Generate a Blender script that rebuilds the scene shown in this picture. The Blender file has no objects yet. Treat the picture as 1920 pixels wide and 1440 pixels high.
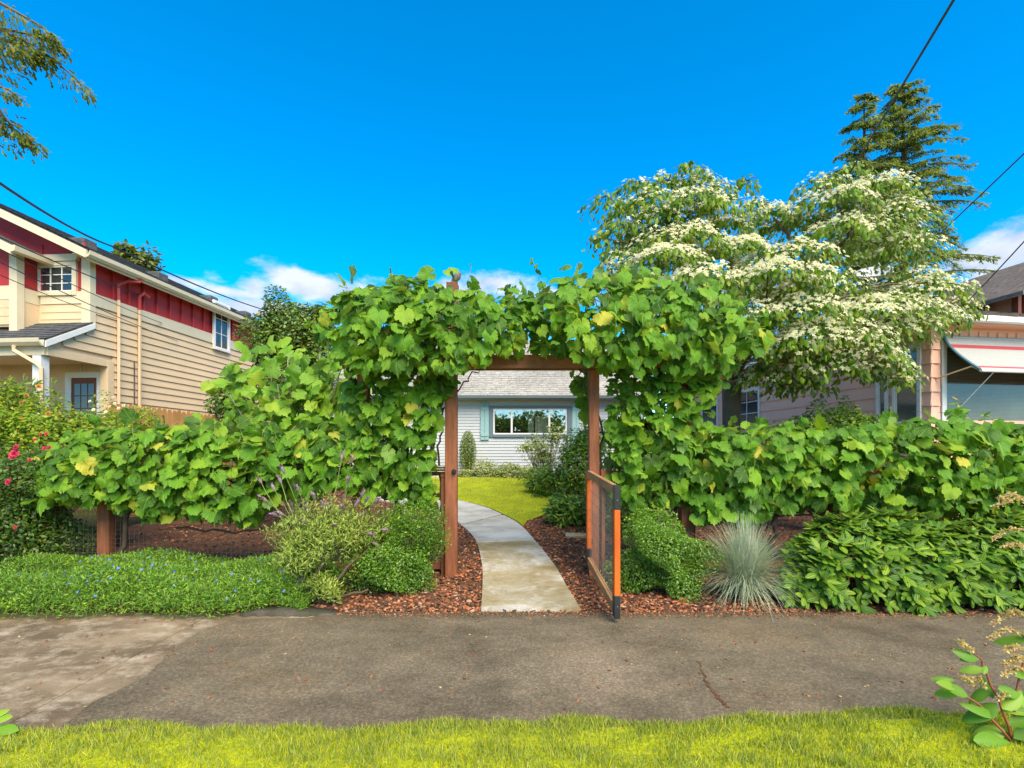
import bpy, bmesh, math, random
import numpy as np
from mathutils import Vector, Matrix
R = math.radians
sc = bpy.context.scene
COL = sc.collection
# ------------------------------------------------------------------ camera
F = 960.0; CX = 960.0; HZ = 847.0; EYE = 1.5          # focal length / centre / horizon in photo pixels, eye height
cam_d = bpy.data.cameras.new('camera'); cam = bpy.data.objects.new('camera', cam_d); COL.objects.link(cam)
cam.location = (0, 0, EYE); cam.rotation_euler = (R(90), 0, 0)
cam_d.sensor_width = 36; cam_d.lens = 18.0; cam_d.shift_y = (HZ-720)/1920.0
cam_d.clip_start = 0.05; cam_d.clip_end = 3000
sc.camera = cam
# ------------------------------------------------------------------ light
SUN_EL, SUN_AZ = 46.0, 155.0      # azimuth clockwise from +Y: behind the camera, a little to its right
w = bpy.data.worlds.new('World'); sc.world = w; w.use_nodes = True
nt = w.node_tree; nt.nodes.clear()
def N(t, tree=None, **k):
    n = (tree or nt).nodes.new(t)
    for a, b in k.items(): setattr(n, a, b)
    return n
sky = N('ShaderNodeTexSky', sky_type='NISHITA', sun_disc=False)
sky.sun_elevation = R(SUN_EL); sky.sun_rotation = R(SUN_AZ); sky.air_density = 1.0; sky.dust_density = 0.0; sky.ozone_density = 4.0
hs = N('ShaderNodeHueSaturation'); hs.inputs['Saturation'].default_value = 1.5; hs.inputs['Hue'].default_value = 0.494; hs.inputs['Value'].default_value = 1.0
nt.links.new(sky.outputs[0], hs.inputs['Color'])
bg = N('ShaderNodeBackground'); bg.inputs['Strength'].default_value = 0.15
# clouds low in the sky: lobes by direction, roughened with noise
tc = N('ShaderNodeTexCoord')
def vm(op, a, b=None):
    n = N('ShaderNodeVectorMath', operation=op)
    for i, v in enumerate((a, b)):
        if v is None: continue
        if hasattr(v, 'is_linked') or hasattr(v, 'links'): nt.links.new(v, n.inputs[i])
        else: n.inputs[i].default_value = v
    return n
def mt(op, *a, clamp=False):
    n = N('ShaderNodeMath', operation=op, use_clamp=clamp)
    for i, v in enumerate(a):
        if isinstance(v, (int, float)): n.inputs[i].default_value = v
        else: nt.links.new(v, n.inputs[i])
    return n.outputs[0]
dirv = tc.outputs['Generated']
nz = N('ShaderNodeTexNoise'); nz.inputs['Scale'].default_value = 9; nz.inputs['Detail'].default_value = 7; nz.inputs['Roughness'].default_value = .58
mp = vm('MULTIPLY', dirv, (1, 1, 2.0)); nt.links.new(mp.outputs[0], nz.inputs['Vector'])
def sky_dir(px, py): return Vector(((px-CX)/F, 1, (HZ-py)/F)).normalized()
lobes = [(470, 535, .06, .018), (545, 530, .06, .021), (600, 545, .07, .020), (660, 560, .08, .03), (500, 580, .10, .016), (400,580,.06,.012),
         (880, 548, .09, .030), (960, 552, .08, .030), (1030, 560, .08, .02), (358, 530, .03, .010), (430, 545, .06, .012),
         (1900, 470, .05, .035), (1870, 500, .06, .04), (1960, 490, .07, .05), (1850, 540, .06, .03), (1330,560,.10,.02)]
rr = random.Random(4)
for k in range(34):                                        # the same broken cumulus goes on round the horizon
    az = R(62 + k*7.0 + rr.uniform(-3, 3)); el = R(rr.uniform(10, 22))
    lobes.append((Vector((math.sin(az)*math.cos(el), math.cos(az)*math.cos(el), math.sin(el))), rr.uniform(.05, .13), rr.uniform(.02, .045)))
dens = None
for lb in lobes:
    if len(lb) == 4: d, sx, sz = sky_dir(lb[0], lb[1]), lb[2], lb[3]
    else: d, sx, sz = lb
    df = vm('SUBTRACT', dirv, tuple(d))
    q = vm('MULTIPLY', df.outputs[0], (1/sx, 1/sx, 1/sz))
    ln = N('ShaderNodeVectorMath', operation='LENGTH'); nt.links.new(q.outputs[0], ln.inputs[0])
    g = mt('SUBTRACT', 1.32, ln.outputs['Value'])
    dens = g if dens is None else mt('MAXIMUM', dens, g)
dens = mt('MAXIMUM', dens, -1.5)
nn = mt('MULTIPLY', mt('SUBTRACT', nz.outputs['Fac'], .5), 4.2)
cl = mt('MULTIPLY', mt('SUBTRACT', mt('ADD', mt('MINIMUM', dens, 1.05), nn), .15), 1.0, clamp=True)
sm = mt('MULTIPLY', mt('MULTIPLY', cl, cl), mt('SUBTRACT', 3.0, mt('MULTIPLY', cl, 2.0)))
nz2 = N('ShaderNodeTexNoise'); nz2.inputs['Scale'].default_value = 14; nz2.inputs['Detail'].default_value = 5
nt.links.new(mp.outputs[0], nz2.inputs['Vector'])
cr = N('ShaderNodeValToRGB'); cr.color_ramp.elements[0].position = .36; cr.color_ramp.elements[0].color = (2.3, 2.5, 2.9, 1)
cr.color_ramp.elements[1].position = .58; cr.color_ramp.elements[1].color = (3.3, 3.35, 3.45, 1)
nt.links.new(nz2.outputs['Fac'], cr.inputs['Fac'])
mx = N('ShaderNodeMix', data_type='RGBA'); nt.links.new(mt('MULTIPLY', sm, .9), mx.inputs['Factor'])
nt.links.new(hs.outputs[0], mx.inputs['A']); nt.links.new(cr.outputs[0], mx.inputs['B'])
nt.links.new(mx.outputs['Result'], bg.inputs['Color'])
wo = N('ShaderNodeOutputWorld'); nt.links.new(bg.outputs[0], wo.inputs['Surface'])
sun_d = bpy.data.lights.new('sun', 'SUN'); sun_d.energy = 4.0; sun_d.angle = R(48); sun_d.color = (1.0, .86, .62)
sun = bpy.data.objects.new('sun', sun_d); COL.objects.link(sun); sun.location = (0, 0, 30)
sd = Vector((math.sin(R(SUN_AZ))*math.cos(R(SUN_EL)), math.cos(R(SUN_AZ))*math.cos(R(SUN_EL)), math.sin(R(SUN_EL))))
sun.rotation_euler = sd.to_track_quat('Z', 'Y').to_euler()
vs = sc.view_settings; vs.view_transform = 'Standard'; vs.look = 'None'; vs.exposure = 1.05; vs.gamma = 1.0; vs.use_curve_mapping = False
sc.cycles.max_bounces = 6; sc.cycles.diffuse_bounces = 3; sc.cycles.transparent_max_bounces = 8

# ------------------------------------------------------------------ helpers
def hgt(Y): return min(max((Y-5.6)*0.068, 0.0), 0.70)
def P(px, py, Y): return Vector(((px-CX)/F*Y, Y, EYE+(HZ-py)/F*Y))
def G(px, py, off=0.0):                                     # photo pixel on the ground
    Y = 5.0
    for _ in range(60): Y = .5*Y + .5*F*(EYE-hgt(Y)-off)/(py-HZ)
    return Vector(((px-CX)/F*Y, Y, hgt(Y)+off))
def XP(px, Y): return (px-CX)/F*Y
def lin(r, g, b):
    f = lambda c: (c/255/12.92) if c/255 <= .04045 else ((c/255+.055)/1.055)**2.4
    return (f(r), f(g), f(b), 1)
rng = np.random.default_rng(7)

def tag(o, label=None, cat=None, group=None, kind=None):
    if label: o['label'] = label
    if cat: o['category'] = cat
    if group: o['group'] = group
    if kind: o['kind'] = kind
    return o
def empty(name, loc, rz=0.0, **k):
    o = bpy.data.objects.new(name, None); COL.objects.link(o); o.location = loc; o.rotation_euler = (0, 0, rz)
    o.empty_display_size = .2
    return tag(o, **k)

class MB:
    def __init__(s): s.v = []; s.f = []
    def add(s, vs, fs):
        b = len(s.v); s.v += [tuple(x) for x in vs]; s.f += [tuple(i+b for i in f) for f in fs]; return s
    def box(s, x0, x1, y0, y1, z0, z1, M=None):
        vs = [Vector(c) for c in ((x0,y0,z0),(x1,y0,z0),(x1,y1,z0),(x0,y1,z0),(x0,y0,z1),(x1,y0,z1),(x1,y1,z1),(x0,y1,z1))]
        if M: vs = [M @ v for v in vs]
        return s.add(vs, [(0,3,2,1),(4,5,6,7),(0,1,5,4),(1,2,6,5),(2,3,7,6),(3,0,4,7)])
    def prism(s, poly, d):                                   # polygon (3D points) extruded by vector d
        n = len(poly); p = [Vector(q) for q in poly]; d = Vector(d)
        return s.add(p + [q+d for q in p], [tuple(range(n-1,-1,-1)), tuple(range(n, 2*n))] + [(i, (i+1)%n, n+(i+1)%n, n+i) for i in range(n)])
    def tube(s, pts, rad, n=6, caps=True):
        pts = [Vector(p) for p in pts]
        if isinstance(rad, (int, float)): rad = [rad]*len(pts)
        b = len(s.v); up = None; L = len(pts)
        for i, p in enumerate(pts):
            t = (pts[min(i+1, L-1)] - pts[max(i-1, 0)])
            t = t.normalized() if t.length > 1e-9 else Vector((0,0,1))
            if up is None:
                up = Vector((0,0,1)) if abs(t.z) < .9 else Vector((1,0,0))
            a = t.cross(up)
            a = a.normalized() if a.length > 1e-6 else Vector((1,0,0))
            up = a.cross(t).normalized()
            for k in range(n):
                an = 2*math.pi*k/n
                s.v.append(tuple(p + (a*math.cos(an) + up*math.sin(an))*rad[i]))
        for i in range(L-1):
            for k in range(n):
                s.f.append((b+i*n+k, b+i*n+(k+1)%n, b+(i+1)*n+(k+1)%n, b+(i+1)*n+k))
        if caps:
            s.f.append(tuple(b+k for k in range(n-1,-1,-1))); s.f.append(tuple(b+(L-1)*n+k for k in range(n)))
        return s
    def build(s, name, mat, parent=None, bevel=0, smooth=False, local=False, kind=None):
        off = parent.location if (parent is not None and not local) else Vector((0,0,0))
        if parent is not None and not local and parent.parent is not None: off = off + parent.parent.location
        me = bpy.data.meshes.new(name)
        me.from_pydata([(x-off[0], y-off[1], z-off[2]) for x, y, z in s.v], [], s.f); me.validate(); me.update()
        if bevel:
            bm = bmesh.new(); bm.from_mesh(me)
            bmesh.ops.bevel(bm, geom=bm.edges[:], offset=bevel, segments=1, affect='EDGES', profile=.5); bm.to_mesh(me); bm.free()
        if smooth: me.shade_smooth()
        if mat: me.materials.append(mat)
        o = bpy.data.objects.new(name, me); COL.objects.link(o)
        if parent is not None: o.parent = parent
        if kind: o['kind'] = kind
        return o

# --------------- materials
def mat_base(name):
    m = bpy.data.materials.new(name); m.use_nodes = True; t = m.node_tree; t.nodes.clear()
    out = t.nodes.new('ShaderNodeOutputMaterial'); b = t.nodes.new('ShaderNodeBsdfPrincipled')
    t.links.new(b.outputs[0], out.inputs['Surface'])
    return m, t, b, out
def ramp(t, fac, stops):
    r = t.nodes.new('ShaderNodeValToRGB'); e = r.color_ramp.elements
    while len(e) < len(stops): e.new(.5)
    for i, (p, c) in enumerate(stops): e[i].position = p; e[i].color = tuple(c[:3])+(1,)
    t.links.new(fac, r.inputs['Fac']); return r.outputs['Color']
def noise(t, vec, scale, detail=4, rough=.55):
    n = t.nodes.new('ShaderNodeTexNoise'); n.inputs['Scale'].default_value = scale; n.inputs['Detail'].default_value = detail; n.inputs['Roughness'].default_value = rough
    if vec is not None: t.links.new(vec, n.inputs['Vector'])
    return n.outputs['Fac']
def objco(t, scale=(1,1,1), what='Object'):
    c = t.nodes.new('ShaderNodeTexCoord'); m = t.nodes.new('ShaderNodeMapping'); m.inputs['Scale'].default_value = scale
    t.links.new(c.outputs[what], m.inputs['Vector']); return m.outputs[0]
def geo_pos(t, scale=(1,1,1)):
    c = t.nodes.new('ShaderNodeNewGeometry'); m = t.nodes.new('ShaderNodeMapping'); m.inputs['Scale'].default_value = scale
    t.links.new(c.outputs['Position'], m.inputs['Vector']); return m.outputs[0]
def bump(t, b, h, strength=.3, dist=.01):
    n = t.nodes.new('ShaderNodeBump'); n.inputs['Strength'].default_value = strength; n.inputs['Distance'].default_value = dist
    t.links.new(h, n.inputs['Height']); t.links.new(n.outputs[0], b.inputs['Normal'])
def mixc(t, f, a, b, mode='MIX'):
    m = t.nodes.new('ShaderNodeMix'); m.data_type = 'RGBA'; m.blend_type = mode
    for i, v in (('Factor', f), ('A', a), ('B', b)):
        if hasattr(v, 'links'): t.links.new(v, m.inputs[i])
        elif isinstance(v, (int, float)): m.inputs[i].default_value = v
        else: m.inputs[i].default_value = tuple(v[:3])+(1,)
    return m.outputs['Result']
def mathn(t, op, *a):
    n = t.nodes.new('ShaderNodeMath'); n.operation = op
    for i, v in enumerate(a):
        if isinstance(v, (int, float)): n.inputs[i].default_value = v
        else: t.links.new(v, n.inputs[i])
    return n.outputs[0]
def paint(name, col, rough=.6, var=.12, scale=3.0, grain=(1,1,1), bstr=.15, spec=.3, dirt=None, fine=60):
    """painted or plain material with broad tone variation, grain and fine relief"""
    m, t, b, o = mat_base(name); v = geo_pos(t, grain)
    c = col
    lo = tuple(x*(1-var) for x in c[:3]); hi = tuple(min(1, x*(1+var)) for x in c[:3])
    base = ramp(t, noise(t, v, scale, 5, .6), [(.3, lo), (.7, hi)])
    fn = noise(t, v, fine, 3, .6)
    base = mixc(t, .35, base, ramp(t, fn, [(.3, tuple(x*.75 for x in c[:3])), (.7, hi)]))
    if dirt is not None:
        dn = noise(t, geo_pos(t, (1,1,.5)), 1.7, 6, .7)
        base = mixc(t, ramp(t, dn, [(.5, (0,0,0)), (.75, (.55,.55,.55))]), base, dirt)
    t.links.new(base, b.inputs['Base Color']); b.inputs['Roughness'].default_value = rough; b.inputs['Specular IOR Level'].default_value = spec
    bump(t, b, fn, bstr, .004)
    return m
def leafmat(name, stops, rough=.45, transl=.3, spec=.35, vein=None, under=1.25, tint=(1.15, 1.1, .5)):
    """leaf: colour drawn per leaf from stops, thin translucent blade, paler underside"""
    m, t, b, out = mat_base(name)
    stops = [(p, (c[0]*1.02, c[1]*.95, c[2]*.6) if c[1] > c[0]*1.02 and c[2] < c[1]*.6 else c) for p, c in stops]
    g = t.nodes.new('ShaderNodeNewGeometry'); oi = t.nodes.new('ShaderNodeObjectInfo')
    r = mathn(t, 'FRACT', mathn(t, 'ADD', g.outputs['Random Per Island'], mathn(t, 'MULTIPLY', oi.outputs['Random'], 7.31)))
    col = ramp(t, r, stops)
    pn = noise(t, geo_pos(t), 2.2, 3)
    col = mixc(t, .3, col, ramp(t, pn, [(.35, (.55,.62,.5)), (.65, (1.35,1.3,1.2))]), 'MULTIPLY')
    if vein == 'palm':
        uv = t.nodes.new('ShaderNodeUVMap'); sx = t.nodes.new('ShaderNodeSeparateXYZ'); t.links.new(uv.outputs[0], sx.inputs[0])
        an = mathn(t, 'ARCTAN2', sx.outputs[0], mathn(t, 'MULTIPLY', sx.outputs[1], -1.0))
        rad = mathn(t, 'SQRT', mathn(t, 'ADD', mathn(t, 'MULTIPLY', sx.outputs[0], sx.outputs[0]), mathn(t, 'MULTIPLY', sx.outputs[1], sx.outputs[1])))
        c4 = mathn(t, 'POWER', mathn(t, 'ABSOLUTE', mathn(t, 'COSINE', mathn(t, 'MULTIPLY', an, 4.0))), 40.0)
        sec = mathn(t, 'POWER', mathn(t, 'ABSOLUTE', mathn(t, 'SINE', mathn(t, 'ADD', mathn(t, 'MULTIPLY', rad, 26.0), mathn(t, 'MULTIPLY', mathn(t, 'ABSOLUTE', mathn(t, 'SINE', mathn(t, 'MULTIPLY', an, 4.0))), 5.0)))), 10.0)
        vv = mathn(t, 'MAXIMUM', c4, mathn(t, 'MULTIPLY', sec, .45))
        col = mixc(t, mathn(t, 'MULTIPLY', vv, .5), col, mixc(t, .5, col, (.42, .52, .16)))
        wob = noise(t, uv.outputs[0], 7.0, 3)
        bump(t, b, mathn(t, 'ADD', mathn(t, 'MULTIPLY', vv, -.6), wob), .55, .012)
    elif vein == 'long':
        uv = t.nodes.new('ShaderNodeUVMap'); sx = t.nodes.new('ShaderNodeSeparateXYZ'); t.links.new(uv.outputs[0], sx.inputs[0])
        wv = mathn(t, 'POWER', mathn(t, 'ABSOLUTE', mathn(t, 'COSINE', mathn(t, 'MULTIPLY', sx.outputs[0], 24.0))), 12.0)
        col = mixc(t, mathn(t, 'MULTIPLY', wv, .45), col, (.03, .07, .01))
        bump(t, b, wv, .5, -.01)
    col = mixc(t, g.outputs['Backfacing'], col, mixc(t, .35, col, (.28*under, .36*under, .16*under)))
    t.links.new(col, b.inputs['Base Color']); b.inputs['Roughness'].default_value = rough; b.inputs['Specular IOR Level'].default_value = spec
    tr = t.nodes.new('ShaderNodeBsdfTranslucent'); t.links.new(mixc(t, 1.0, col, tint, 'MULTIPLY'), tr.inputs['Color'])
    ms = t.nodes.new('ShaderNodeMixShader'); ms.inputs[0].default_value = transl
    t.links.new(b.outputs[0], ms.inputs[1]); t.links.new(tr.outputs[0], ms.inputs[2]); t.links.new(ms.outputs[0], out.inputs['Surface'])
    return m
def glass(name, tint=(.02,.025,.025), rough=.03):
    m, t, b, o = mat_base(name)
    v = geo_pos(t); c = ramp(t, noise(t, v, 1.3, 3), [(.35, tint), (.7, tuple(x*2.2 for x in tint))])
    t.links.new(c, b.inputs['Base Color']); b.inputs['Roughness'].default_value = rough; b.inputs['Specular IOR Level'].default_value = .8
    bump(t, b, noise(t, v, .8, 2), .02, .05)
    return m

# --------------- scattering many small faces quickly
def nrm(a): return a/np.maximum(np.linalg.norm(a, axis=-1, keepdims=True), 1e-9)
def frames(normal, tip):
    z = nrm(normal); y = -tip; y = y - (y*z).sum(-1, keepdims=True)*z
    bad = np.linalg.norm(y, axis=-1) < 1e-4; y[bad] = np.cross(z[bad], np.array([1.0, .3, .2])); y = nrm(y)
    x = np.cross(y, z)
    return np.stack([x, y, z], -1)                              # columns
def mesh_np(name, V, faces_flat, starts, totals, uv, mat):
    me = bpy.data.meshes.new(name)
    me.vertices.add(len(V)); me.vertices.foreach_set('co', V.astype(np.float32).ravel())
    me.loops.add(len(faces_flat)); me.loops.foreach_set('vertex_index', faces_flat.astype(np.int32))
    me.polygons.add(len(starts)); me.polygons.foreach_set('loop_start', starts.astype(np.int32))
    if uv is not None:
        l = me.uv_layers.new(name='UVMap'); l.data.foreach_set('uv', uv.astype(np.float32).ravel())
    me.update(calc_edges=True); me.shade_smooth(); me.materials.append(mat)
    return me
class Tmpl:
    def __init__(s, verts, faces):
        s.V = np.array(verts, float); s.flat = np.array([i for f in faces for i in f]); s.tot = np.array([len(f) for f in faces])
        s.start = np.concatenate([[0], np.cumsum(s.tot)[:-1]]); s.uv = s.V[:, :2][s.flat]
    def one(s, name, mat):
        return mesh_np(name, s.V, s.flat, s.start, s.tot, s.uv, mat)
def scatter(name, tm, pos, normal, tip, size, mat, parent=None, kind=None, off=None):
    n = len(pos)
    if n == 0: return None
    M = frames(np.asarray(normal, float), np.asarray(tip, float)); size = np.broadcast_to(np.asarray(size, float), (n,))
    V = np.einsum('nij,vj->nvi', M, tm.V)*size[:, None, None] + np.asarray(pos)[:, None, :]
    base = np.array(parent.location) if parent is not None else np.zeros(3)
    if parent is not None and parent.parent is not None: base = base + np.array(parent.parent.location)
    V = V.reshape(-1, 3) - base
    nv = len(tm.V); nl = len(tm.flat)
    flat = (tm.flat[None] + (np.arange(n)*nv)[:, None]).ravel(); st = (tm.start[None] + (np.arange(n)*nl)[:, None]).ravel()
    me = mesh_np(name, V, flat, st, None, np.tile(tm.uv, (n, 1)), mat)
    o = bpy.data.objects.new(name, me); COL.objects.link(o)
    if parent is not None: o.parent = parent
    if kind: o['kind'] = kind
    return o
def scatter_objs(name, meshes, pos, normal, tip, size, parent):
    M = frames(np.asarray(normal, float), np.asarray(tip, float)); size = np.broadcast_to(np.asarray(size, float), (len(pos),))
    base = np.array(parent.location)
    for i in range(len(pos)):
        o = bpy.data.objects.new(name, meshes[i % len(meshes)]); COL.objects.link(o); o.parent = parent
        m = Matrix.Identity(4)
        for a in range(3):
            for b in range(3): m[a][b] = M[i][a][b]*size[i]
            m[a][3] = pos[i][a]-base[a]
        o.matrix_basis = m
def unit(n): return nrm(rng.normal(size=(n, 3)))

# leaf templates: base at origin, tip along -y, face +z
def t_diamond(w=.5, fold=.12):
    return Tmpl([(0,0,0),(-w/2,-.5,-fold),(0,-1,-.06),(w/2,-.5,-fold)], [(0,1,2),(0,2,3)])
def t_blade(w=.04, bend=.25):
    return Tmpl([(-w/2,0,0),(w/2,0,0),(w*.42,-.5,bend*.25),(-w*.42,-.5,bend*.25),(0,-1,bend)], [(0,1,2,3),(3,2,4)])
def t_ellip(w=.4, n=4, fold=.08, curl=.15, tipw=.9):
    V = [(0,0,0)]; Fs = []
    for i in range(1, n):
        u = i/n; hw = w/2*math.sin(math.pi*u**tipw)**.8; zc = -curl*u*u
        V += [(-hw,-u,zc-fold*hw*4), (0,-u,zc), (hw,-u,zc-fold*hw*4)]
    V.append((0,-1,-curl)); last = len(V)-1
    Fs += [(0,1,2),(0,2,3)]
    for i in range(n-2):
        a = 1+3*i; Fs += [(a,a+3,a+4,a+1),(a+1,a+4,a+5,a+2)]
    a = 1+3*(n-2); Fs += [(a,last,a+1),(a+1,last,a+2)]
    return Tmpl(V, Fs)
def t_grape(seed, hi=True):
    q = random.Random(seed)
    key = [(0,.70),(12,.57),(30,.50),(50,.61),(64,.52),(85,.50),(108,.56),(128,.52),(150,.53),(166,.46),(176,.34),(180,.10)]
    key = [(a, r*q.uniform(.93, 1.07)) for a, r in key]
    def rad(a):
        a = abs(a)
        for (a0, r0), (a1, r1) in zip(key, key[1:]):
            if a <= a1: return r0+(r1-r0)*(a-a0)/(a1-a0)
        return key[-1][1]
    n = 36 if hi else 14
    cen = (0, -.36); ph = q.uniform(0, 6); cup = q.uniform(-.5, .7); fold = q.uniform(-.15, .55); drop = q.uniform(.0, .6)
    def zf(x, y):
        return -fold*abs(x)*.6 - cup*(x*x+(y+.36)**2)*.7 - drop*max(0, -y-.2)**2 + .075*math.sin(7*x+ph)*math.cos(6*y+ph*2)
    V = [(cen[0], cen[1], zf(*cen))]; ang = [-180+360*i/n for i in range(n)]
    Fs = []
    rings = (.5, 1.0) if hi else (1.0,)
    for k in rings:
        for i, a in enumerate(ang):
            r = rad(a)*k*(1+(.06*(-1)**i if (k == 1 and hi) else 0))
            x = cen[0]+math.sin(R(a))*r; y = cen[1]-math.cos(R(a))*r
            if abs(abs(a)-180) < 1: y = min(y, -.03)
            V.append((x, y, zf(x, y)))
    for i in range(n): Fs.append((0, 1+i, 1+(i+1) % n))
    if hi:
        for i in range(n): Fs.append((1+i, 1+n+i, 1+n+(i+1) % n, 1+(i+1) % n))
    return Tmpl(V, Fs)
def t_flower4():
    V = []; Fs = []
    for k in range(4):
        a = k*math.pi/2; c, s = math.cos(a), math.sin(a)
        b = len(V)
        for x, y, z in ((0,0,0),(.17,.22,.03),(0,.52,-.06),(-.17,.22,.03)): V.append((x*c-y*s, x*s+y*c, z))
        Fs += [(b,b+1,b+2),(b,b+2,b+3)]
    return Tmpl(V, Fs)
def inpoly(px, py, poly):
    c = np.zeros(len(px), bool); n = len(poly); j = n-1
    for i in range(n):
        xi, yi = poly[i][0], poly[i][1]; xj, yj = poly[j][0], poly[j][1]
        m = ((yi > py) != (yj > py)) & (px < (xj-xi)*(py-yi)/(yj-yi+1e-12)+xi); c ^= m; j = i
    return c
def sample_poly(poly, n):
    a = np.array([p[:2] for p in poly], float); lo, hi = a.min(0), a.max(0); out = []
    cnt = 0
    while cnt < n:
        q = rng.uniform(lo, hi, (n*2+50, 2)); k = inpoly(q[:, 0], q[:, 1], poly); out.append(q[k]); cnt += k.sum()
    return np.concatenate(out)[:n]
# ================================================================== materials for the setting
def m_asphalt():
    m, t, b, o = mat_base('asphalt'); v = geo_pos(t)
    big = noise(t, v, .75, 7, .6); mid = noise(t, geo_pos(t, (1, 1.3, 1)), 2.1, 6, .65); fine = noise(t, v, 62, 4, .8); grit = noise(t, v, 260, 2, .5)
    c = ramp(t, big, [(.32, (.076,.053,.026)), (.52, (.160,.125,.078)), (.70, (.24,.170,.088))])
    c = mixc(t, .45, c, ramp(t, mid, [(.35, (.066,.049,.027)), (.62, (.190,.147,.092)), (.75, (.24,.16,.075))]))
    # worn tan patch in front of the gate
    gp = t.nodes.new('ShaderNodeNewGeometry'); vv = t.nodes.new('ShaderNodeVectorMath'); vv.operation = 'DISTANCE'
    wob = t.nodes.new('ShaderNodeVectorMath'); wob.operation = 'MULTIPLY_ADD'
    nz_ = t.nodes.new('ShaderNodeTexNoise'); nz_.inputs['Scale'].default_value = 3.0; nz_.inputs['Detail'].default_value = 5; t.links.new(v, nz_.inputs['Vector'])
    t.links.new(nz_.outputs['Color'], wob.inputs[0]); wob.inputs[1].default_value = (1.1, 1.1, 0); t.links.new(gp.outputs['Position'], wob.inputs[2])
    t.links.new(wob.outputs[0], vv.inputs[0]); vv.inputs[1].default_value = (1.13, 4.02, .0)
    pf = ramp(t, vv.outputs['Value'], [(.06, (.9,.9,.9)), (.60, (0,0,0))])
    c = mixc(t, pf, c, (.24,.18,.115))
    c = mixc(t, .55, c, ramp(t, fine, [(.34, (.22,.22,.23)), (.52, (1,1,1)), (.66, (2.6,2.5,2.3))]), 'MULTIPLY')
    c = mixc(t, ramp(t, grit, [(.66, (0,0,0)), (.74, (.6,.6,.6))]), c, (.33,.31,.28))
    # moss along the planting edge
    sx = t.nodes.new('ShaderNodeSeparateXYZ'); t.links.new(gp.outputs['Position'], sx.inputs[0])
    ed = mathn(t, 'ADD', sx.outputs[1], mathn(t, 'MULTIPLY', mathn(t, 'SUBTRACT', big, .5), .9))
    c = mixc(t, ramp(t, mathn(t, 'SUBTRACT', ed, 4.0), [(.52, (0,0,0)), (.78, (.7,.7,.7))]), c, (.045,.040,.016))
    t.links.new(c, b.inputs['Base Color']); b.inputs['Roughness'].default_value = .82; b.inputs['Specular IOR Level'].default_value = .3
    bump(t, b, mathn(t, 'ADD', fine, mathn(t, 'MULTIPLY', grit, .6)), .8, .006)
    return m
def m_concrete(name, lo, mid_, hi, stain, sf=.5, stain_scale=1.6):
    m, t, b, o = mat_base(name); v = geo_pos(t)
    big = noise(t, geo_pos(t, (1, 1.4, 1)), 1.4, 6, .65); fine = noise(t, v, 80, 3, .7); blot = noise(t, geo_pos(t, (1, 1.15, 1)), stain_scale, 6, .72)
    c = ramp(t, big, [(.38, lo), (.5, mid_), (.62, hi)])
    c = mixc(t, ramp(t, blot, [(.48, (0,0,0)), (.68, (sf,sf,sf))]), c, stain)
    c = mixc(t, .4, c, ramp(t, fine, [(.3, (.5,.5,.5)), (.55, (1,1,1)), (.75, (1.5,1.5,1.5))]), 'MULTIPLY')
    t.links.new(c, b.inputs['Base Color']); b.inputs['Roughness'].default_value = .8; b.inputs['Specular IOR Level'].default_value = .3
    bump(t, b, fine, .5, .004); return m
def m_soil(name, stops, sc1=30):
    m, t, b, o = mat_base(name); v = geo_pos(t)
    n1 = noise(t, v, sc1, 5, .7); n2 = noise(t, v, 2.0, 4)
    c = ramp(t, n1, stops); c = mixc(t, .5, c, ramp(t, n2, [(.35, (.6,.6,.6)), (.65, (1.35,1.3,1.25))]), 'MULTIPLY')
    t.links.new(c, b.inputs['Base Color']); b.inputs['Roughness'].default_value = .9; b.inputs['Specular IOR Level'].default_value = .15
    bump(t, b, n1, 1.0, .03); return m
M = {}
M['asphalt'] = m_asphalt()
M['concrete_walk'] = m_concrete('concrete_walk', (.13,.090,.050), (.20,.142,.082), (.28,.205,.125), (.50,.41,.29), .7, 4.6)
M['slab_stained'] = m_concrete('slab_stained', (.25,.19,.085), (.37,.31,.19), (.56,.53,.47), (.20,.145,.05), .8, 3.4)
M['slab_clean'] = m_concrete('slab_clean', (.34,.32,.27), (.47,.45,.39), (.57,.55,.49), (.33,.29,.21), .4)
M['mulch'] = m_soil('mulch', [(.3, (.06,.032,.020)), (.5, (.15,.075,.046)), (.68, (.30,.14,.08))], 38)
M['dirt'] = m_soil('dirt', [(.3, (.03,.025,.012)), (.5, (.07,.07,.02)), (.7, (.12,.13,.03))], 14)
M['turf'] = m_soil('turf', [(.3, (.22,.27,.006)), (.5, (.42,.47,.006)), (.7, (.58,.57,.008))], 26)
M['kerb'] = m_concrete('kerb', (.035,.03,.018), (.07,.06,.04), (.13,.11,.08), (.035,.045,.012), .8, 5)

# ================================================================== ground
xs = [-400,-120,-60,-30,-16,-9,-4,0,4,9,16,30,60,120,400]; ys = [-200,-40,-8,0,4.70,4.76,5.6,9,12.4,15.9,25,50,100,250,900]
mb = MB()
for y in ys:
    for x in xs: mb.v.append((x, y, -.09 if y < 4.73 else hgt(y)-.035))
n = len(xs)
for j in range(len(ys)-1):
    for i in range(n-1): mb.f.append((j*n+i, j*n+i+1, (j+1)*n+i+1, (j+1)*n+i))
tag(mb.build('ground', M['dirt']), kind='structure')

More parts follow.
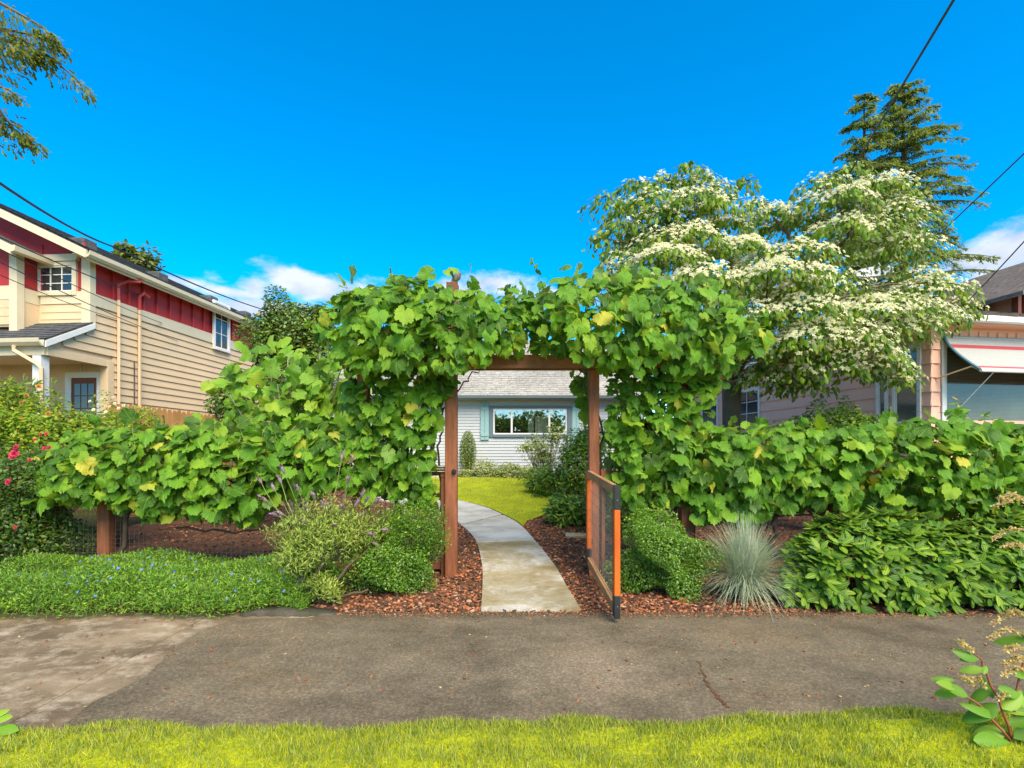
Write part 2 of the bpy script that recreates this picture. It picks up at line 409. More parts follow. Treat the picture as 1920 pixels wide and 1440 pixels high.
# sidewalk: concrete panels, the worn asphalt overlay on its right part
walk = empty('sidewalk', (-2.0, 3.9, 0), kind='structure')
xr = -2.79
for k in range(6):
    MB().box(xr-1.50, xr, 2.55, 4.78, -.10, 0.0).build('concrete_panel', M['concrete_walk'], walk, bevel=.006); xr -= 1.512
MB().box(-2.778, -1.27, 2.55, 4.78, -.10, 0.0).build('concrete_panel', M['concrete_walk'], walk, bevel=.006)
MB().box(-1.258, 14.0, 2.55, 4.76, -.10, 0.0).build('concrete_panel', M['concrete_walk'], walk, bevel=.006)
edge = [(60,1402),(110,1372),(122,1358),(150,1338),(176,1317),(214,1299),(255,1280),(281,1262),(299,1246),(309,1232),(319,1222),(344,1205),(368,1189),(388,1180),(402,1175),(437,1164),(520,1161),(575,1160),(600,1157),(627,1154)]
ep = [G(*e) for e in edge]
rj = random.Random(3); fine_e = []
for a, b in zip(ep, ep[1:]):
    for k in range(6):
        q = a.lerp(b, k/6); fine_e.append((q.x+rj.uniform(-.012,.012), q.y+rj.uniform(-.012,.012), .0))
poly = fine_e + [(-1.6, 4.765, 0), (14, 4.765, 0), (14, 2.57, 0), (-2.2, 2.57, 0)]
mb = MB(); mb.prism([(x, y, .001) for x, y, z in poly[::-1]], (0, 0, .008)); mb.build('asphalt_overlay', M['asphalt'], walk)
# crack in the asphalt
cp = [G(*q) for q in ((1308,1243),(1318,1262),(1326,1285),(1340,1300),(1352,1318),(1372,1335))]
mb = MB(); fl = []
for a, b in zip(cp, cp[1:]):
    for k in range(5):
        q = a.lerp(b, k/5); fl.append((q.x+rj.uniform(-.012,.012), q.y+rj.uniform(-.01,.01)))
for i, (x, y) in enumerate(fl): w_ = .003+.011*(i/len(fl)); mb.v += [(x-w_, y, .0128), (x+w_*rj.uniform(.6,1.4), y, .0128)]
for i in range(len(fl)-1): mb.f.append((2*i, 2*i+1, 2*i+3, 2*i+2))
mb.build('crack', M['mulch'], walk)

# planting bed, lawn and path follow the rising yard
def sheet(name, x0, x1, y0, y1, nx, ny, off, amp, mat, seed):
    q = random.Random(seed); mb = MB()
    for j in range(ny+1):
        for i in range(nx+1):
            x = x0+(x1-x0)*i/nx; y = y0+(y1-y0)*j/ny
            mb.v.append((x, y, hgt(y)+off+q.uniform(-amp, amp)*(0 if j == 0 else 1)))
    for j in range(ny):
        for i in range(nx): a = j*(nx+1)+i; mb.f.append((a, a+1, a+nx+2, a+nx+1))
    return mb.build(name, mat, smooth=True)
tag(sheet('mulch_bed', -6.55, 6.0, 4.765, 16.9, 120, 110, .004, .014, M['mulch'], 1), kind='structure')
Lp = [(902,1150),(905,1090),(903,1058),(894,1021),(882,1003),(868,990),(850,977),(825,966),(780,953),(700,938)]
Rp = [(1090,1150),(1053,1086),(1034,1056),(1002,1016),(974,986),(947,970),(917,956),(882,945.5),(835,936),(745,921)]
LW = [G(*q) for q in Lp]; RW = [G(*q) for q in Rp]
LW[0].y = RW[0].y = 4.772
def spline(P_, u):
    i = min(int(u), len(P_)-2); f = u-i; g = lambda k: P_[min(max(k, 0), len(P_)-1)]
    a, b, c, d = g(i-1), g(i), g(i+1), g(i+2)
    return .5*((2*b)+(c-a)*f+(2*a-5*b+4*c-d)*f*f+(3*b-a-3*c+d)*f**3)
path = empty('path', (.2, 5, 0), kind='structure')
for (u0, u1, mk) in ((0, 1.12, 'slab_stained'), (1.145, 2.97, 'slab_stained'), (3.03, 5.1, 'slab_clean'), (5.2, 9, 'slab_clean')):
    mb = MB(); K = 14; ps = []
    for k in range(K+1):
        u = u0+(u1-u0)*k/K; ps.append((spline(LW, u), spline(RW, u)))
    for l, r in ps:
        for q in (l, r): mb.v.append((q.x, q.y, hgt(q.y)+.034))
    for l, r in ps:
        for q in (l, r): mb.v.append((q.x, q.y, hgt(q.y)-.05))
    nn_ = 2*(K+1)
    for k in range(K):
        a = 2*k; mb.f += [(a, a+1, a+3, a+2), (a, a+2, a+2+nn_, a+nn_), (a+1, a+1+nn_, a+3+nn_, a+3)]
    mb.f += [(0, nn_, nn_+1, 1), (2*K, 2*K+1, 2*K+1+nn_, 2*K+nn_)]
    mb.build('slab', M[mk], path)
lawn_px = [(1034,1.0)]
lw_front = [spline(RW, 3.85+ (9-3.85)*k/14) for k in range(15)]
lw_back = [G(*q) for q in ((735,897),(858,896.5),(930,896),(985,897),(1015,902),(1034,911),(1040,925),(1041,945),(1030,962),(1010,972),(988,979))]
lawn_poly = [(p.x+.03, p.y+.02) for p in lw_front] + [(p.x, p.y) for p in lw_back]
mb = MB(); mb.v = [(x, y, hgt(y)+.030) for x, y in lawn_poly]; mb.f = [tuple(range(len(lawn_poly)-1, -1, -1))]
tag(mb.build('lawn', M['turf']), kind='structure')
# narrow concrete walk along the house at the back of the lawn
a0, a1, a2, a3 = G(735,893.8), G(1000,893.8), G(990,897), G(735,897)
mb = MB(); mb.prism([(q.x, q.y, hgt(q.y)+.0) for q in (a3, a2, a1, a0)], (0, 0, .036)); tag(mb.build('garden_walk', M['slab_clean']), kind='structure')
# grass strip between sidewalk and street
mb = MB(); q = random.Random(5); top = []
for i in range(81):
    x = -8+16*i/80; top.append((x, 2.71+.022*max(0, x+1.5)**1.45+q.uniform(-.02, .02)))
for x, y in top: mb.v += [(x, -4.0, .012), (x, y, .014)]
for i in range(80): mb.f.append((2*i, 2*i+2, 2*i+3, 2*i+1))
tag(mb.build('grass_verge', M['turf']), kind='structure')
GR = leafmat('grass_blade', [(0, (.12,.20,.010)), (.3, (.22,.32,.010)), (.55, (.42,.50,.010)), (.85, (.58,.60,.012)), (1, (.56,.48,.06))], .5, .25)
tb = t_blade(.09, .35)
def blades(name, xy, hmin, hmax, zoff, mat, thin=1.0):
    n = len(xy); z = np.array([hgt(y)+zoff for y in xy[:, 1]]); pos = np.column_stack([xy, z])
    tip = np.column_stack([rng.normal(0, .45, n), rng.normal(0, .45, n), np.ones(n)]); nor = np.column_stack([rng.normal(0, 1, n), rng.normal(0, 1, n)-.6, rng.uniform(0, .6, n)])
    clump = .55+.75*(.5+.5*np.sin(xy[:, 0]*9+2*np.sin(xy[:, 1]*13))*np.sin(xy[:, 1]*11+3*np.sin(xy[:, 0]*4)))*rng.uniform(.6, 1.2, n)
    return tag(scatter(name, tb, pos, nor, tip, rng.uniform(hmin, hmax, n)*clump, mat), kind='stuff')
xy = np.column_stack([rng.uniform(-3.2, 3.6, 78000), 2.79-rng.uniform(0, 1, 78000)**1.25*.56])
xy[:, 1] += .022*np.maximum(0, xy[:, 0]+1.5)**1.45 + .06*np.sin(xy[:, 0]*5.3)*np.sin(xy[:, 0]*2.1) - .03
xy = xy[xy[:, 1] > 2.1]
blades('verge_grass', xy, .018, .05, .01, GR)
lp = sample_poly(lawn_poly, 60000); blades('lawn_grass', lp, .02, .045, .028, GR)

# bark chips on the beds, litter on the walk
def t_chip():
    return Tmpl([(-.5,-.25,0),(.5,-.3,0),(.45,.28,0),(-.4,.25,0),(-.4,-.2,.25),(.42,-.22,.2),(.3,.2,.28),(-.35,.18,.2)], [(4,5,6,7),(0,1,5,4),(1,2,6,5),(2,3,7,6),(3,0,4,7)])
CH = leafmat('bark_chip', [(0, (.045,.026,.018)), (.35, (.10,.052,.034)), (.6, (.20,.085,.045)), (.85, (.42,.14,.055)), (.94, (.46,.17,.07)), (1, (.36,.27,.19))], .85, .0, .15)
path_poly = [(p.x, p.y) for p in [spline(LW, k*.5) for k in range(19)]] + [(p.x, p.y) for p in [spline(RW, 9-k*.5) for k in range(19)]]
def chips(n, x0, x1, y0, y1, s0, s1):
    q = np.column_stack([rng.uniform(x0, x1, n), y0+(y1-y0)*rng.uniform(0, 1, n)**1.4])
    q = q[~inpoly(q[:, 0], q[:, 1], path_poly) & ~inpoly(q[:, 0], q[:, 1], lawn_poly)]
    m = len(q); z = np.array([hgt(y) for y in q[:, 1]])+rng.uniform(.004, .022, m)
    return np.column_stack([q, z]), nrm(np.column_stack([rng.normal(0, .35, m), rng.normal(0, .35, m), np.ones(m)])), unit(m), rng.uniform(s0, s1, m)
A = chips(16000, -1.6, 3.0, 4.77, 9.5, .008, .050); B = chips(9000, -6.0, 5.5, 4.8, 11.5, .015, .06)
tag(scatter('bark_chips', t_chip(), *[np.concatenate([a, b]) for a, b in zip(A, B)], CH), kind='stuff')
m = 330; q = np.column_stack([rng.uniform(-5, 4.6, m), rng.uniform(2.95, 4.72, m), np.full(m, .010)])
LT = leafmat('litter', [(0, (.10,.03,.015)), (.5, (.24,.06,.02)), (.8, (.33,.13,.05)), (1, (.35,.30,.15))], .8, .0, .2)
tag(scatter('fallen_litter', t_chip(), q, np.column_stack([rng.normal(0,.3,m), rng.normal(0,.3,m), np.ones(m)]), unit(m), rng.uniform(.008, .026, m)**1.0, LT), kind='stuff')
m = 2600; q = np.column_stack([rng.uniform(-1.6, 4.6, m), 4.78-np.abs(rng.normal(0, .09, m)), np.full(m, .010)])
tag(scatter('bed_edge_litter', t_chip(), q, np.column_stack([rng.normal(0,.3,m), rng.normal(0,.3,m), np.ones(m)]), unit(m), rng.uniform(.006, .022, m), CH), kind='stuff')
# low mossy concrete edging left of the lavender
mb = MB(); xa, xb = XP(455, 4.72), XP(635, 4.72)
q = random.Random(9); K = 24
for k in range(K+1):
    x = xa+(xb-xa)*k/K; t_ = .055*(1-.8*max(0, (k/K-.5)/.5))*(.5+.5*min(1, k/4)); j = q.uniform(-.018, .018)
    mb.v += [(x, 4.66+j, -.02), (x, 4.665+j, t_*.8), (x, 4.70+j, t_+q.uniform(-.008,.008)), (x, 4.82, t_), (x, 4.82, -.02)]
for k in range(K):
    for e in range(4): a = k*5+e; mb.f.append((a, a+5, a+6, a+1))
tag(mb.build('kerb_edging', M['kerb'], smooth=True), kind='structure')
# flat stepping stone beside the path
c = G(1078, 1006); mb = MB(); mb.prism([(c.x-.16, c.y-.13, c.z-.02), (c.x+.19, c.y-.15, c.z-.02), (c.x+.2, c.y+.13, c.z-.02), (c.x-.14, c.y+.15, c.z-.02)], (0, 0, .06))
tag(mb.build('stepping_stone', M['slab_stained'], bevel=.012), 'square tan stepping stone lying in the bark beside the gate', 'stone')
# ================================================================== buildings
M['tan'] = paint('tan_siding', (.70,.52,.325), .65, .06, 1.2, dirt=(.58,.41,.24))
M['cream'] = paint('cream_trim', (.68,.58,.40), .6, .06, 2)
M['white_trim'] = paint('white_trim', (.74,.73,.70), .5, .05, 2)
M['red'] = paint('red_panel', (.44,.035,.035), .6, .10, 1.5)
M['red_pipe'] = paint('red_pipe', (.44,.045,.045), .45, .08, 2)
M['tan_pipe'] = paint('tan_pipe', (.66,.46,.28), .45, .08, 2)
M['door_red'] = paint('door_wood', (.17,.05,.025), .5, .2, 6, (1,1,.2))
M['glass'] = glass('window_glass')
M['glass_blind'] = None
def m_shingle(name, a, b_, c_, rowh):
    m, t, b, o = mat_base(name); v = geo_pos(t); n1 = noise(t, geo_pos(t, (1, 1, 3)), 7, 4, .7); n2 = noise(t, v, 90, 3, .6); n3 = noise(t, v, .8, 3)
    c = ramp(t, n1, [(.3, a), (.5, b_), (.7, c_)]); c = mixc(t, .4, c, ramp(t, n2, [(.3, (.5,.5,.5)), (.7, (1.5,1.5,1.5))]), 'MULTIPLY')
    c = mixc(t, .35, c, ramp(t, n3, [(.35, (.7,.7,.65)), (.65, (1.25,1.25,1.2))]), 'MULTIPLY')
    t.links.new(c, b.inputs['Base Color']); b.inputs['Roughness'].default_value = .9; b.inputs['Specular IOR Level'].default_value = .2
    bump(t, b, n2, .6, .006); return m
M['roof_dark'] = m_shingle('roof_dark', (.055,.055,.060), (.09,.09,.095), (.14,.137,.14), .14)
M['roof_grey'] = m_shingle('roof_grey', (.23,.215,.19), (.33,.31,.28), (.45,.43,.39), .14)
M['roof_brown'] = m_shingle('roof_brown', (.085,.065,.052), (.14,.11,.09), (.22,.18,.15), .14)

def shingle_plane(mb, o, along, up, nrows, length, height, nseg, seed, thick=.012):
    """overlapping rows of shingle tabs on a roof plane: o corner, along unit vector, up-slope unit vector"""
    q = random.Random(seed); along = Vector(along); up = Vector(up); nn = along.cross(up).normalized(); rh = height/nrows
    for r in range(nrows):
        tot = 0.0; offs = q.uniform(0, 1)
        cuts = [0.0]; step = length/nseg
        x = step*offs
        while x < length: cuts.append(x); x += step*q.uniform(.75, 1.25)
        cuts.append(length)
        for a, b in zip(cuts, cuts[1:]):
            if b-a < .01: continue
            lift = q.uniform(.8, 1.4)*thick; d = q.uniform(-.12, .05)*rh
            p0 = o+along*(a+.004)+up*(r*rh+d); p1 = o+along*(b-.004)+up*(r*rh+d)
            t0 = o+along*(a+.004)+up*((r+1.1)*rh); t1 = o+along*(b-.004)+up*((r+1.1)*rh)
            mb.add([p0, p1, p1+nn*lift, p0+nn*lift, t0, t1], [(0,1,2,3), (3,2,5,4)])
def window(parent, axis, a0, a1, z0, z1, plane, out, fr, cols, rows, bar, frame_mat, sash_mat, glass_mat, depth=.05, name='window'):
    """framed window with sash bars on an axis-aligned local wall; axis 'x': wall along x at y=plane, 'y': wall along y at x=plane; out = outward sign"""
    def bx(mb, u0, u1, w0, w1, d0, d1):
        e0, e1 = sorted((plane+out*d0, plane+out*d1))
        if axis == 'x': mb.box(u0, u1, e0, e1, w0, w1)
        else: mb.box(e0, e1, u0, u1, w0, w1)
    mb = MB()
    bx(mb, a0-fr, a0, z0-fr, z1+fr, 0, depth); bx(mb, a1, a1+fr, z0-fr, z1+fr, 0, depth)
    bx(mb, a0, a1, z1, z1+fr, 0, depth); bx(mb, a0-fr*.0, a1, z0-fr, z0, 0, depth*1.3)
    w_ = mb.build(name, frame_mat, parent, local=True, bevel=.004)
    mb = MB(); s = bar
    bx(mb, a0, a0+s, z0, z1, .012, depth*.7); bx(mb, a1-s, a1, z0, z1, .012, depth*.7); bx(mb, a0+s, a1-s, z1-s, z1, .012, depth*.7); bx(mb, a0+s, a1-s, z0, z0+s, .012, depth*.7)
    for i in range(1, cols): u = a0+(a1-a0)*i/cols; bx(mb, u-s*.35, u+s*.35, z0+s, z1-s, .012, depth*.6)
    for i in range(1, rows): zz = z0+(z1-z0)*i/rows; bx(mb, a0+s, a1-s, zz-s*.3, zz+s*.3, .012, depth*.55)
    mb.build('sash', sash_mat, w_, local=True)
    for i in range(cols):
        for j in range(rows):
            mb = MB(); u0 = a0+(a1-a0)*i/cols; u1 = a0+(a1-a0)*(i+1)/cols; v0 = z0+(z1-z0)*j/rows; v1 = z0+(z1-z0)*(j+1)/rows
            bx(mb, u0+.002, u1-.002, v0+.002, v1-.002, .004, .020); mb.build('pane', glass_mat, w_, local=True)
    return w_

# ---------------------------------------------------------------- neighbouring two-storey house on the left
th = math.atan2(80, 960)
OL = Vector((-8.9, 10.8, 0)); uL = Vector((math.sin(th), math.cos(th), 0)); rL = Vector((math.cos(th), -math.sin(th), 0))
LH = empty('two_storey_house', OL, -th, label='two-storey tan sided house with red upper band and covered porch', cat='house')
def LS(px, py):                                             # pixel on the side wall -> (local y, z)
    k = (px-CX)/F; t_ = (k*OL.y-OL.x)/(uL.x-k*uL.y); Y = OL.y+t_*uL.y; return t_, EYE+(HZ-py)/F*Y
def LF(px, py, y0):                                         # pixel on a facade plane at local y0 -> (local x, z)
    k = (px-CX)/F; o = OL+uL*y0; s = (k*o.y-o.x)/(rL.x-k*rL.y); Y = o.y+s*rL.y; return s, EYE+(HZ-py)/F*Y
YB = 9.0
B_ = lambda name, mat, *a, bevel=.0: MB().box(*a).build(name, M[mat], LH, local=True, bevel=bevel)
B_('wall', 'tan', -8.0, -.03, .53, YB, 0, 4.62)
B_('upper_wall', 'red', -8.0, -.03, .0, YB, 4.62, 5.68)
B_('overhang_floor', 'tan', -8.0, -.03, -.02, .53, 3.50, 4.62)
zb0, zb1 = 4.60, 4.86
exp_ = .165; z = .3; k = 0
while z < zb0-.01:
    z1 = min(z+exp_, zb0); y0 = .56
    if z > 3.47:
        zc = z1-.02
        y0 = .0 if zc > 4.15 else -.92+(zc-3.58)/(4.18-3.58)*.92 if zc > 3.58 else -.92
        y0 = max(y0, -.92)+.06
    mb = MB(); mb.prism([(-.028, y0, z+.016), (.024, y0, z+.010), (.000, y0, z1+.004), (-.028, y0, z1+.004)], (0, YB-y0, 0))
    mb.build('siding_board', M['tan'], LH, local=True); z = z1
# siding below the upper window, on the facade
z = 4.15
for k in range(3):
    mb = MB(); mb.prism([(-1.1, -.005, z), (-1.1, -.03, z), (-1.1, -.012, z+.16), (-1.1, -.0, z+.16)], (1.02, 0, 0)); mb.build('siding_board', M['tan'], LH, local=True); z += .15
B_('belly_band', 'cream', -.03, .035, -.0, YB, zb0, zb1, bevel=.005)
B_('belly_band', 'cream', -1.1, -.09, -.04, .0, 4.62, 4.88, bevel=.005)
B_('corner_board', 'cream', -.16, .04, -.045, .10, 4.12, 5.66, bevel=.005)
B_('corner_board', 'tan', -.16, .03, .40, .56, .3, 3.50, bevel=.005)
# battens of the red band
y = .55
while y < YB: B_('batten', 'red', -.03, .022, y, y+.045, zb1+.002, 5.64, bevel=.004); y += .42
for x in (-1.11, -.14): B_('batten', 'red', x, x+.04, -.022, 0, 4.88, 5.9)
# gable of the facade and roof
sl = .475; ze = 5.56; xr_ = -4.4
zr = ze+(.3-xr_)*sl
mb = MB(); mb.prism([(-8.0, .0, 5.68), (-.03, .0, 5.68), (xr_, .0, zr-.18)], (0, .12, 0)); mb.build('gable', M['red'], LH, local=True)
for sgn in (1, -1):
    e = .3 if sgn == 1 else 2*xr_-.3
    mb = MB(); d = Vector((e-xr_, 0, ze-zr)).normalized(); nn = Vector((-d.z, 0, d.x))*(1 if sgn == 1 else -1)
    mb.prism([(e, -.38, ze-.02), (xr_, -.38, zr-.02), (xr_, -.38, zr+.06), (e, -.38, ze+.06)], (0, YB+.8, 0)); rf = mb.build('roof', M['roof_dark'], LH, local=True)
mb = MB(); L_ = math.hypot(.3-xr_, zr-ze); shingle_plane(mb, Vector((.32, -.40, ze+.062)), (0, 1, 0), Vector((xr_-.3, 0, zr-ze)).normalized(), 34, YB+.85, L_, 26, 3)
mb.build('shingles', M['roof_dark'], LH, local=True, kind='stuff')
mb = MB(); mb.prism([(.32, -.42, ze-.14), (xr_, -.42, zr-.14), (xr_, -.42, zr+.03), (.32, -.42, ze+.03)], (0, .04, 0)); mb.build('rake_board', M['cream'], LH, local=True, bevel=.004)
B_('fascia', 'cream', .28, .31, -.37, YB+.4, ze-.16, ze+.01)
mb = MB(); prof = [(.312,ze-.02),(.312,ze-.11),(.36,ze-.12),(.41,ze-.07),(.42,ze+.01),(.405,ze+.01),(.40,ze-.05),(.33,ze-.09)]
mb.prism([(x, -.43, z_) for x, z_ in prof], (0, YB+.85, 0)); mb.build('gutter', M['cream'], LH, local=True)
B_('soffit', 'cream', -.03, .28, -.37, YB+.4, ze-.03, ze-.005)
for y in (.2, 2.3, 4.3, 6.0, 7.6):
    zz = ze+.07+(.3+.55)*sl; B_('roof_vent', 'roof_dark', -.75, -.35, y, y+.35, zz-.20, zz+.10, bevel=.02)
# projecting bay with its own little gable
B_('bay', 'tan', -4.2, -1.14, -.48, -.002, 4.05, 4.60); B_('bay_upper', 'red', -4.2, -1.14, -.48, -.002, 4.88, 5.6); B_('bay_band', 'cream', -4.2, -1.13, -.50, -.0, 4.60, 4.88)
B_('corner_board', 'cream', -1.27, -1.10, -.52, -.36, 3.95, 5.55, bevel=.005)
B_('siding_board', 'tan', -4.2, -1.28, -.50, -.48, 4.43, 4.59); B_('siding_board', 'tan', -4.2, -1.28, -.505, -.48, 4.26, 4.42); B_('siding_board', 'tan', -4.2, -1.28, -.505, -.48, 4.09, 4.25)
xm = -2.67; e = -.86; zt = 5.52+(e-xm)*sl
for sgn in (1, -1):
    ee = e if sgn == 1 else 2*xm-e
    mb = MB(); mb.prism([(ee, -.80, 5.52), (xm, -.80, zt), (xm, -.80, zt+.07), (ee, -.80, 5.59)], (0, .80, 0)); mb.build('bay_roof', M['roof_dark'], LH, local=True)
    mb = MB(); mb.prism([(ee, -.84, 5.38), (xm, -.84, zt-.14), (xm, -.84, zt+.04), (ee, -.84, 5.56)], (0, .035, 0)); mb.build('rake_board', M['cream'], LH, local=True)
mb = MB(); mb.prism([(-4.2, -.47, 5.6), (-1.14, -.47, 5.6), (xm, -.47, zt-.05)], (0, .4, 0)); mb.build('gable', M['red'], LH, local=True)
mb = MB(); mb.prism([(e+.002, -.85, 5.42), (e+.09, -.85, 5.44), (e+.11, -.85, 5.55), (e+.002, -.85, 5.55)], (0, .83, 0)); mb.build('gutter', M['cream'], LH, local=True)
# upper window
xa, zz0 = LF(76, 549, 0); xb, zz1 = LF(140, 499, 0)
uw = window(LH, 'x', xa, xb, zz0, zz1, -.0, -1, .085, 3, 3, .028, M['cream'], M['white_trim'], M['glass'], .06)
mb = MB(); mb.prism([(xa-.10, -.09, zz1+.09), (xb+.10, -.09, zz1+.09), (xb+.17, -.09, zz1+.23), (xa-.17, -.09, zz1+.23)], (0, .085, 0)); mb.build('crown', M['cream'], uw, local=True)
# side window
ya, z1_ = LS(399, 597); yb, _ = LS(424, 605); _, z0_ = LS(411, 654)
window(LH, 'y', ya, yb, z0_, z0_+1.27, .03, 1, .07, 2, 3, .03, M['white_trim'], M['white_trim'], M['glass'], .06)
# porch
mb = MB(); mb.prism([(-8.0, -1.0, 3.60), (-8.0, 0, 4.17), (-8.0, 0, 4.23), (-8.0, -1.0, 3.66)], (8.07, 0, 0)); mb.build('porch_roof', M['roof_dark'], LH, local=True)
mb = MB(); shingle_plane(mb, Vector((-8.0, -1.01, 3.662)), (1, 0, 0), Vector((0, 1.0, .57)).normalized(), 9, 8.08, 1.15, 34, 8); mb.build('porch_shingles', M['roof_dark'], LH, local=True, kind='stuff')
mb = MB(); mb.prism([(.072, -1.03, 3.50), (.072, .02, 4.10), (.072, .02, 4.21), (.072, -1.03, 3.62)], (.03, 0, 0)); mb.build('rake_board', M['white_trim'], LH, local=True)
mb = MB(); mb.prism([(-8, -1.03, 3.64), (-8, -1.03, 3.52), (-8, -1.09, 3.52), (-8, -1.14, 3.58), (-8, -1.15, 3.655), (-8, -1.13, 3.655), (-8, -1.12, 3.60), (-8, -1.06, 3.55)], (8.06, 0, 0)); mb.build('gutter', M['cream'], LH, local=True)
mb = MB(); mb.prism([(-.06, -.95, 3.40), (-.06, .5, 3.40), (-.06, .5, 4.3), (-.06, .0, 4.15), (-.06, -.95, 3.58)], (.035, 0, 0)); mb.build('porch_gable', M['tan'], LH, local=True)
B_('porch_beam', 'cream', -8.0, -.0, -.98, -.80, 3.36, 3.55); B_('porch_beam', 'tan', -.03, .025, -.93, .44, 3.36, 3.50, bevel=.004); B_('porch_ceiling', 'tan', -8, -.03, -.8, .53, 3.44, 3.47)
for px_ in (-.16, -3.2): B_('porch_post', 'white_trim', px_-.09, px_+.09, -.98, -.80, .0, 3.36, bevel=.008)
B_('porch_floor', 'concrete_walk', -8, -.0, -1.05, .6, 0, .45)
mb = MB(); mb.tube([(-.50, -1.09, 3.53), (-.50, -1.09, 3.43), (-.10, -1.02, 3.18), (-.03, -1.0, 3.10), (-.03, -1.0, .5)], .042, 4); mb.build('downspout', M['tan_pipe'], LH, local=True)
# door wall
xa, zt_ = LF(136, 709, .53); xb, _ = LF(184, 709, .53)
B_('door_frame', 'white_trim', xa-.14, xa, .49, .54, .45, zt_+.12); B_('door_frame', 'white_trim', xb, xb+.10, .49, .54, .45, zt_+.12); B_('door_frame', 'white_trim', xa, xb, .49, .54, zt_, zt_+.12)
dr = B_('door', 'door_red', xa, xb, .505, .55, .45, zt_)
for i in range(3):
    for j in range(3):
        w_ = (xb-xa-.12)/3; x0 = xa+.07+i*w_; z0 = zt_-.13-.28*(j+1)
        MB().box(x0+.012, x0+w_-.012, .494, .506, z0+.02, z0+.28).build('pane', M['glass'], dr, local=True)
z = .5
while z < 3.4: mb = MB(); mb.prism([(xb+.10, .525, z), (xb+.10, .50, z), (xb+.10, .517, z+.17), (xb+.10, .525, z+.17)], (-.16-(xb+.10), 0, 0)); mb.build('siding_board', M['tan'], LH, local=True); z += .165
# house number in a column over the door
xn, zn = LF(142, 678, .40)
for i, ch in enumerate('44426'):
    cu = bpy.data.curves.new('number', 'FONT'); cu.body = ch; cu.size = .085; cu.extrude = .006; cu.align_x = 'CENTER'; cu.materials.append(M['white_trim'])
    o = bpy.data.objects.new('house_number', cu); COL.objects.link(o)
    me = bpy.data.meshes.new_from_object(o); bpy.data.objects.remove(o)
    o = bpy.data.objects.new('house_number', me); COL.objects.link(o); o.parent = LH; o.location = (xn, .515, zn-.04-.062*i); o.rotation_euler = (R(90), 0, 0)
# downspouts and service mast on the side wall
ya, _ = LS(217, 700); yb, zt2 = LS(255, 556)
mb = MB(); mb.tube([(.07, ya, .2), (.07, ya, zb1+.02)], .038, 4); mb.build('downspout', M['tan_pipe'], LH, local=True)
mb = MB(); mb.tube([(.07, ya, zb1+.02), (.07, ya, 5.22), (.20, ya+.12, 5.34), (.33, ya+.3, 5.38), (.35, ya+.3, 5.46)], .038, 4); mb.build('downspout', M['red_pipe'], LH, local=True)
mb = MB(); mb.tube([(.09, yb, .2), (.09, yb, zb1-.05)], .036, 6); mb.build('conduit', M['tan_pipe'], LH, local=True)
mb = MB(); mb.tube([(.09, yb, zb1-.05), (.09, yb, zt2), (.12, yb+.08, zt2+.09), (.15, yb+.2, zt2+.03)], [.036,.036,.055,.045], 8); mb.build('weatherhead', M['red_pipe'], LH, local=True)
B_('meter_cable', 'roof_dark', .03, .05, yb-.10, yb-.085, .3, 3.6)

# ---------------------------------------------------------------- cedar board fence beside it
M['fence_wood'] = paint('fence_wood', (.55,.27,.095), .75, .25, 1.6, (1,1,.12), .3, fine=45)
FW = empty('board_fence', (-6.62, 11, hgt(11)), label='tan cedar board fence in front of the tan sided house', cat='fence')
y = 8.45; q = random.Random(12); k = 0
pk = []
for v in range(4):
    mb = MB(); c = .018*(1+.3*v); wd = .136
    mb.prism([(0,-wd/2,0),(0,wd/2,0),(0,wd/2,1.93-c),(0,wd/2-.025,1.95),(0,-wd/2+.025,1.95),(0,-wd/2,1.93-c)], (.019,0,0))
    me = bpy.data.meshes.new('picket'); me.from_pydata([tuple(a) for a in mb.v], [], mb.f); me.materials.append(M['fence_wood']); pk.append(me)
while y < 16.5:
    o = bpy.data.objects.new('picket', pk[k % 4]); COL.objects.link(o); o.parent = FW
    o.location = Vector((-6.62+q.uniform(-.005,.005), y, 2.31-1.95+.0*hgt(y)+q.uniform(-.012,.012)))-FW.location; y += .1425; k += 1
for z in (.75, 1.35, 1.95): MB().box(-6.66, -6.622, 8.4, 16.5, z, z+.085).build('rail', M['fence_wood'], FW)
for y in (8.5, 10.9, 13.3, 15.7): MB().box(-6.75, -6.662, y, y+.09, hgt(y)-.05, 2.25).build('post', M['fence_wood'], FW)

# ---------------------------------------------------------------- garden house behind the gate
M['pale'] = paint('pale_siding', (.46,.49,.51), .6, .04, 1)
M['slate'] = paint('slate_trim', (.115,.165,.20), .55, .08, 2)
M['teal'] = paint('shutter_teal', (.25,.42,.43), .6, .08, 3, (1,1,.3))
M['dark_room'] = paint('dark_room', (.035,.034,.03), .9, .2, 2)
M['curtain'] = paint('curtain', (.62,.62,.60), .9, .05, 8, (8,1,.5))
M['brick'] = paint('chimney_brick', (.20,.075,.045), .85, .2, 9)
def m_pane():
    m, t, b, out = mat_base('clear_glass'); t.nodes.remove(b)
    tr = t.nodes.new('ShaderNodeBsdfTransparent'); tr.inputs[0].default_value = (.86,.9,.86,1); gl = t.nodes.new('ShaderNodeBsdfGlossy'); gl.inputs['Roughness'].default_value = .02
    lw = t.nodes.new('ShaderNodeLayerWeight'); lw.inputs[0].default_value = .35
    ms = t.nodes.new('ShaderNodeMixShader'); f = mathn(t, 'ADD', mathn(t, 'MULTIPLY', lw.outputs['Facing'], .5), .28)
    t.links.new(f, ms.inputs[0]); t.links.new(tr.outputs[0], ms.inputs[1]); t.links.new(gl.outputs[0], ms.inputs[2]); t.links.new(ms.outputs[0], out.inputs['Surface']); return m
M['clear'] = m_pane()
HY = 17.0
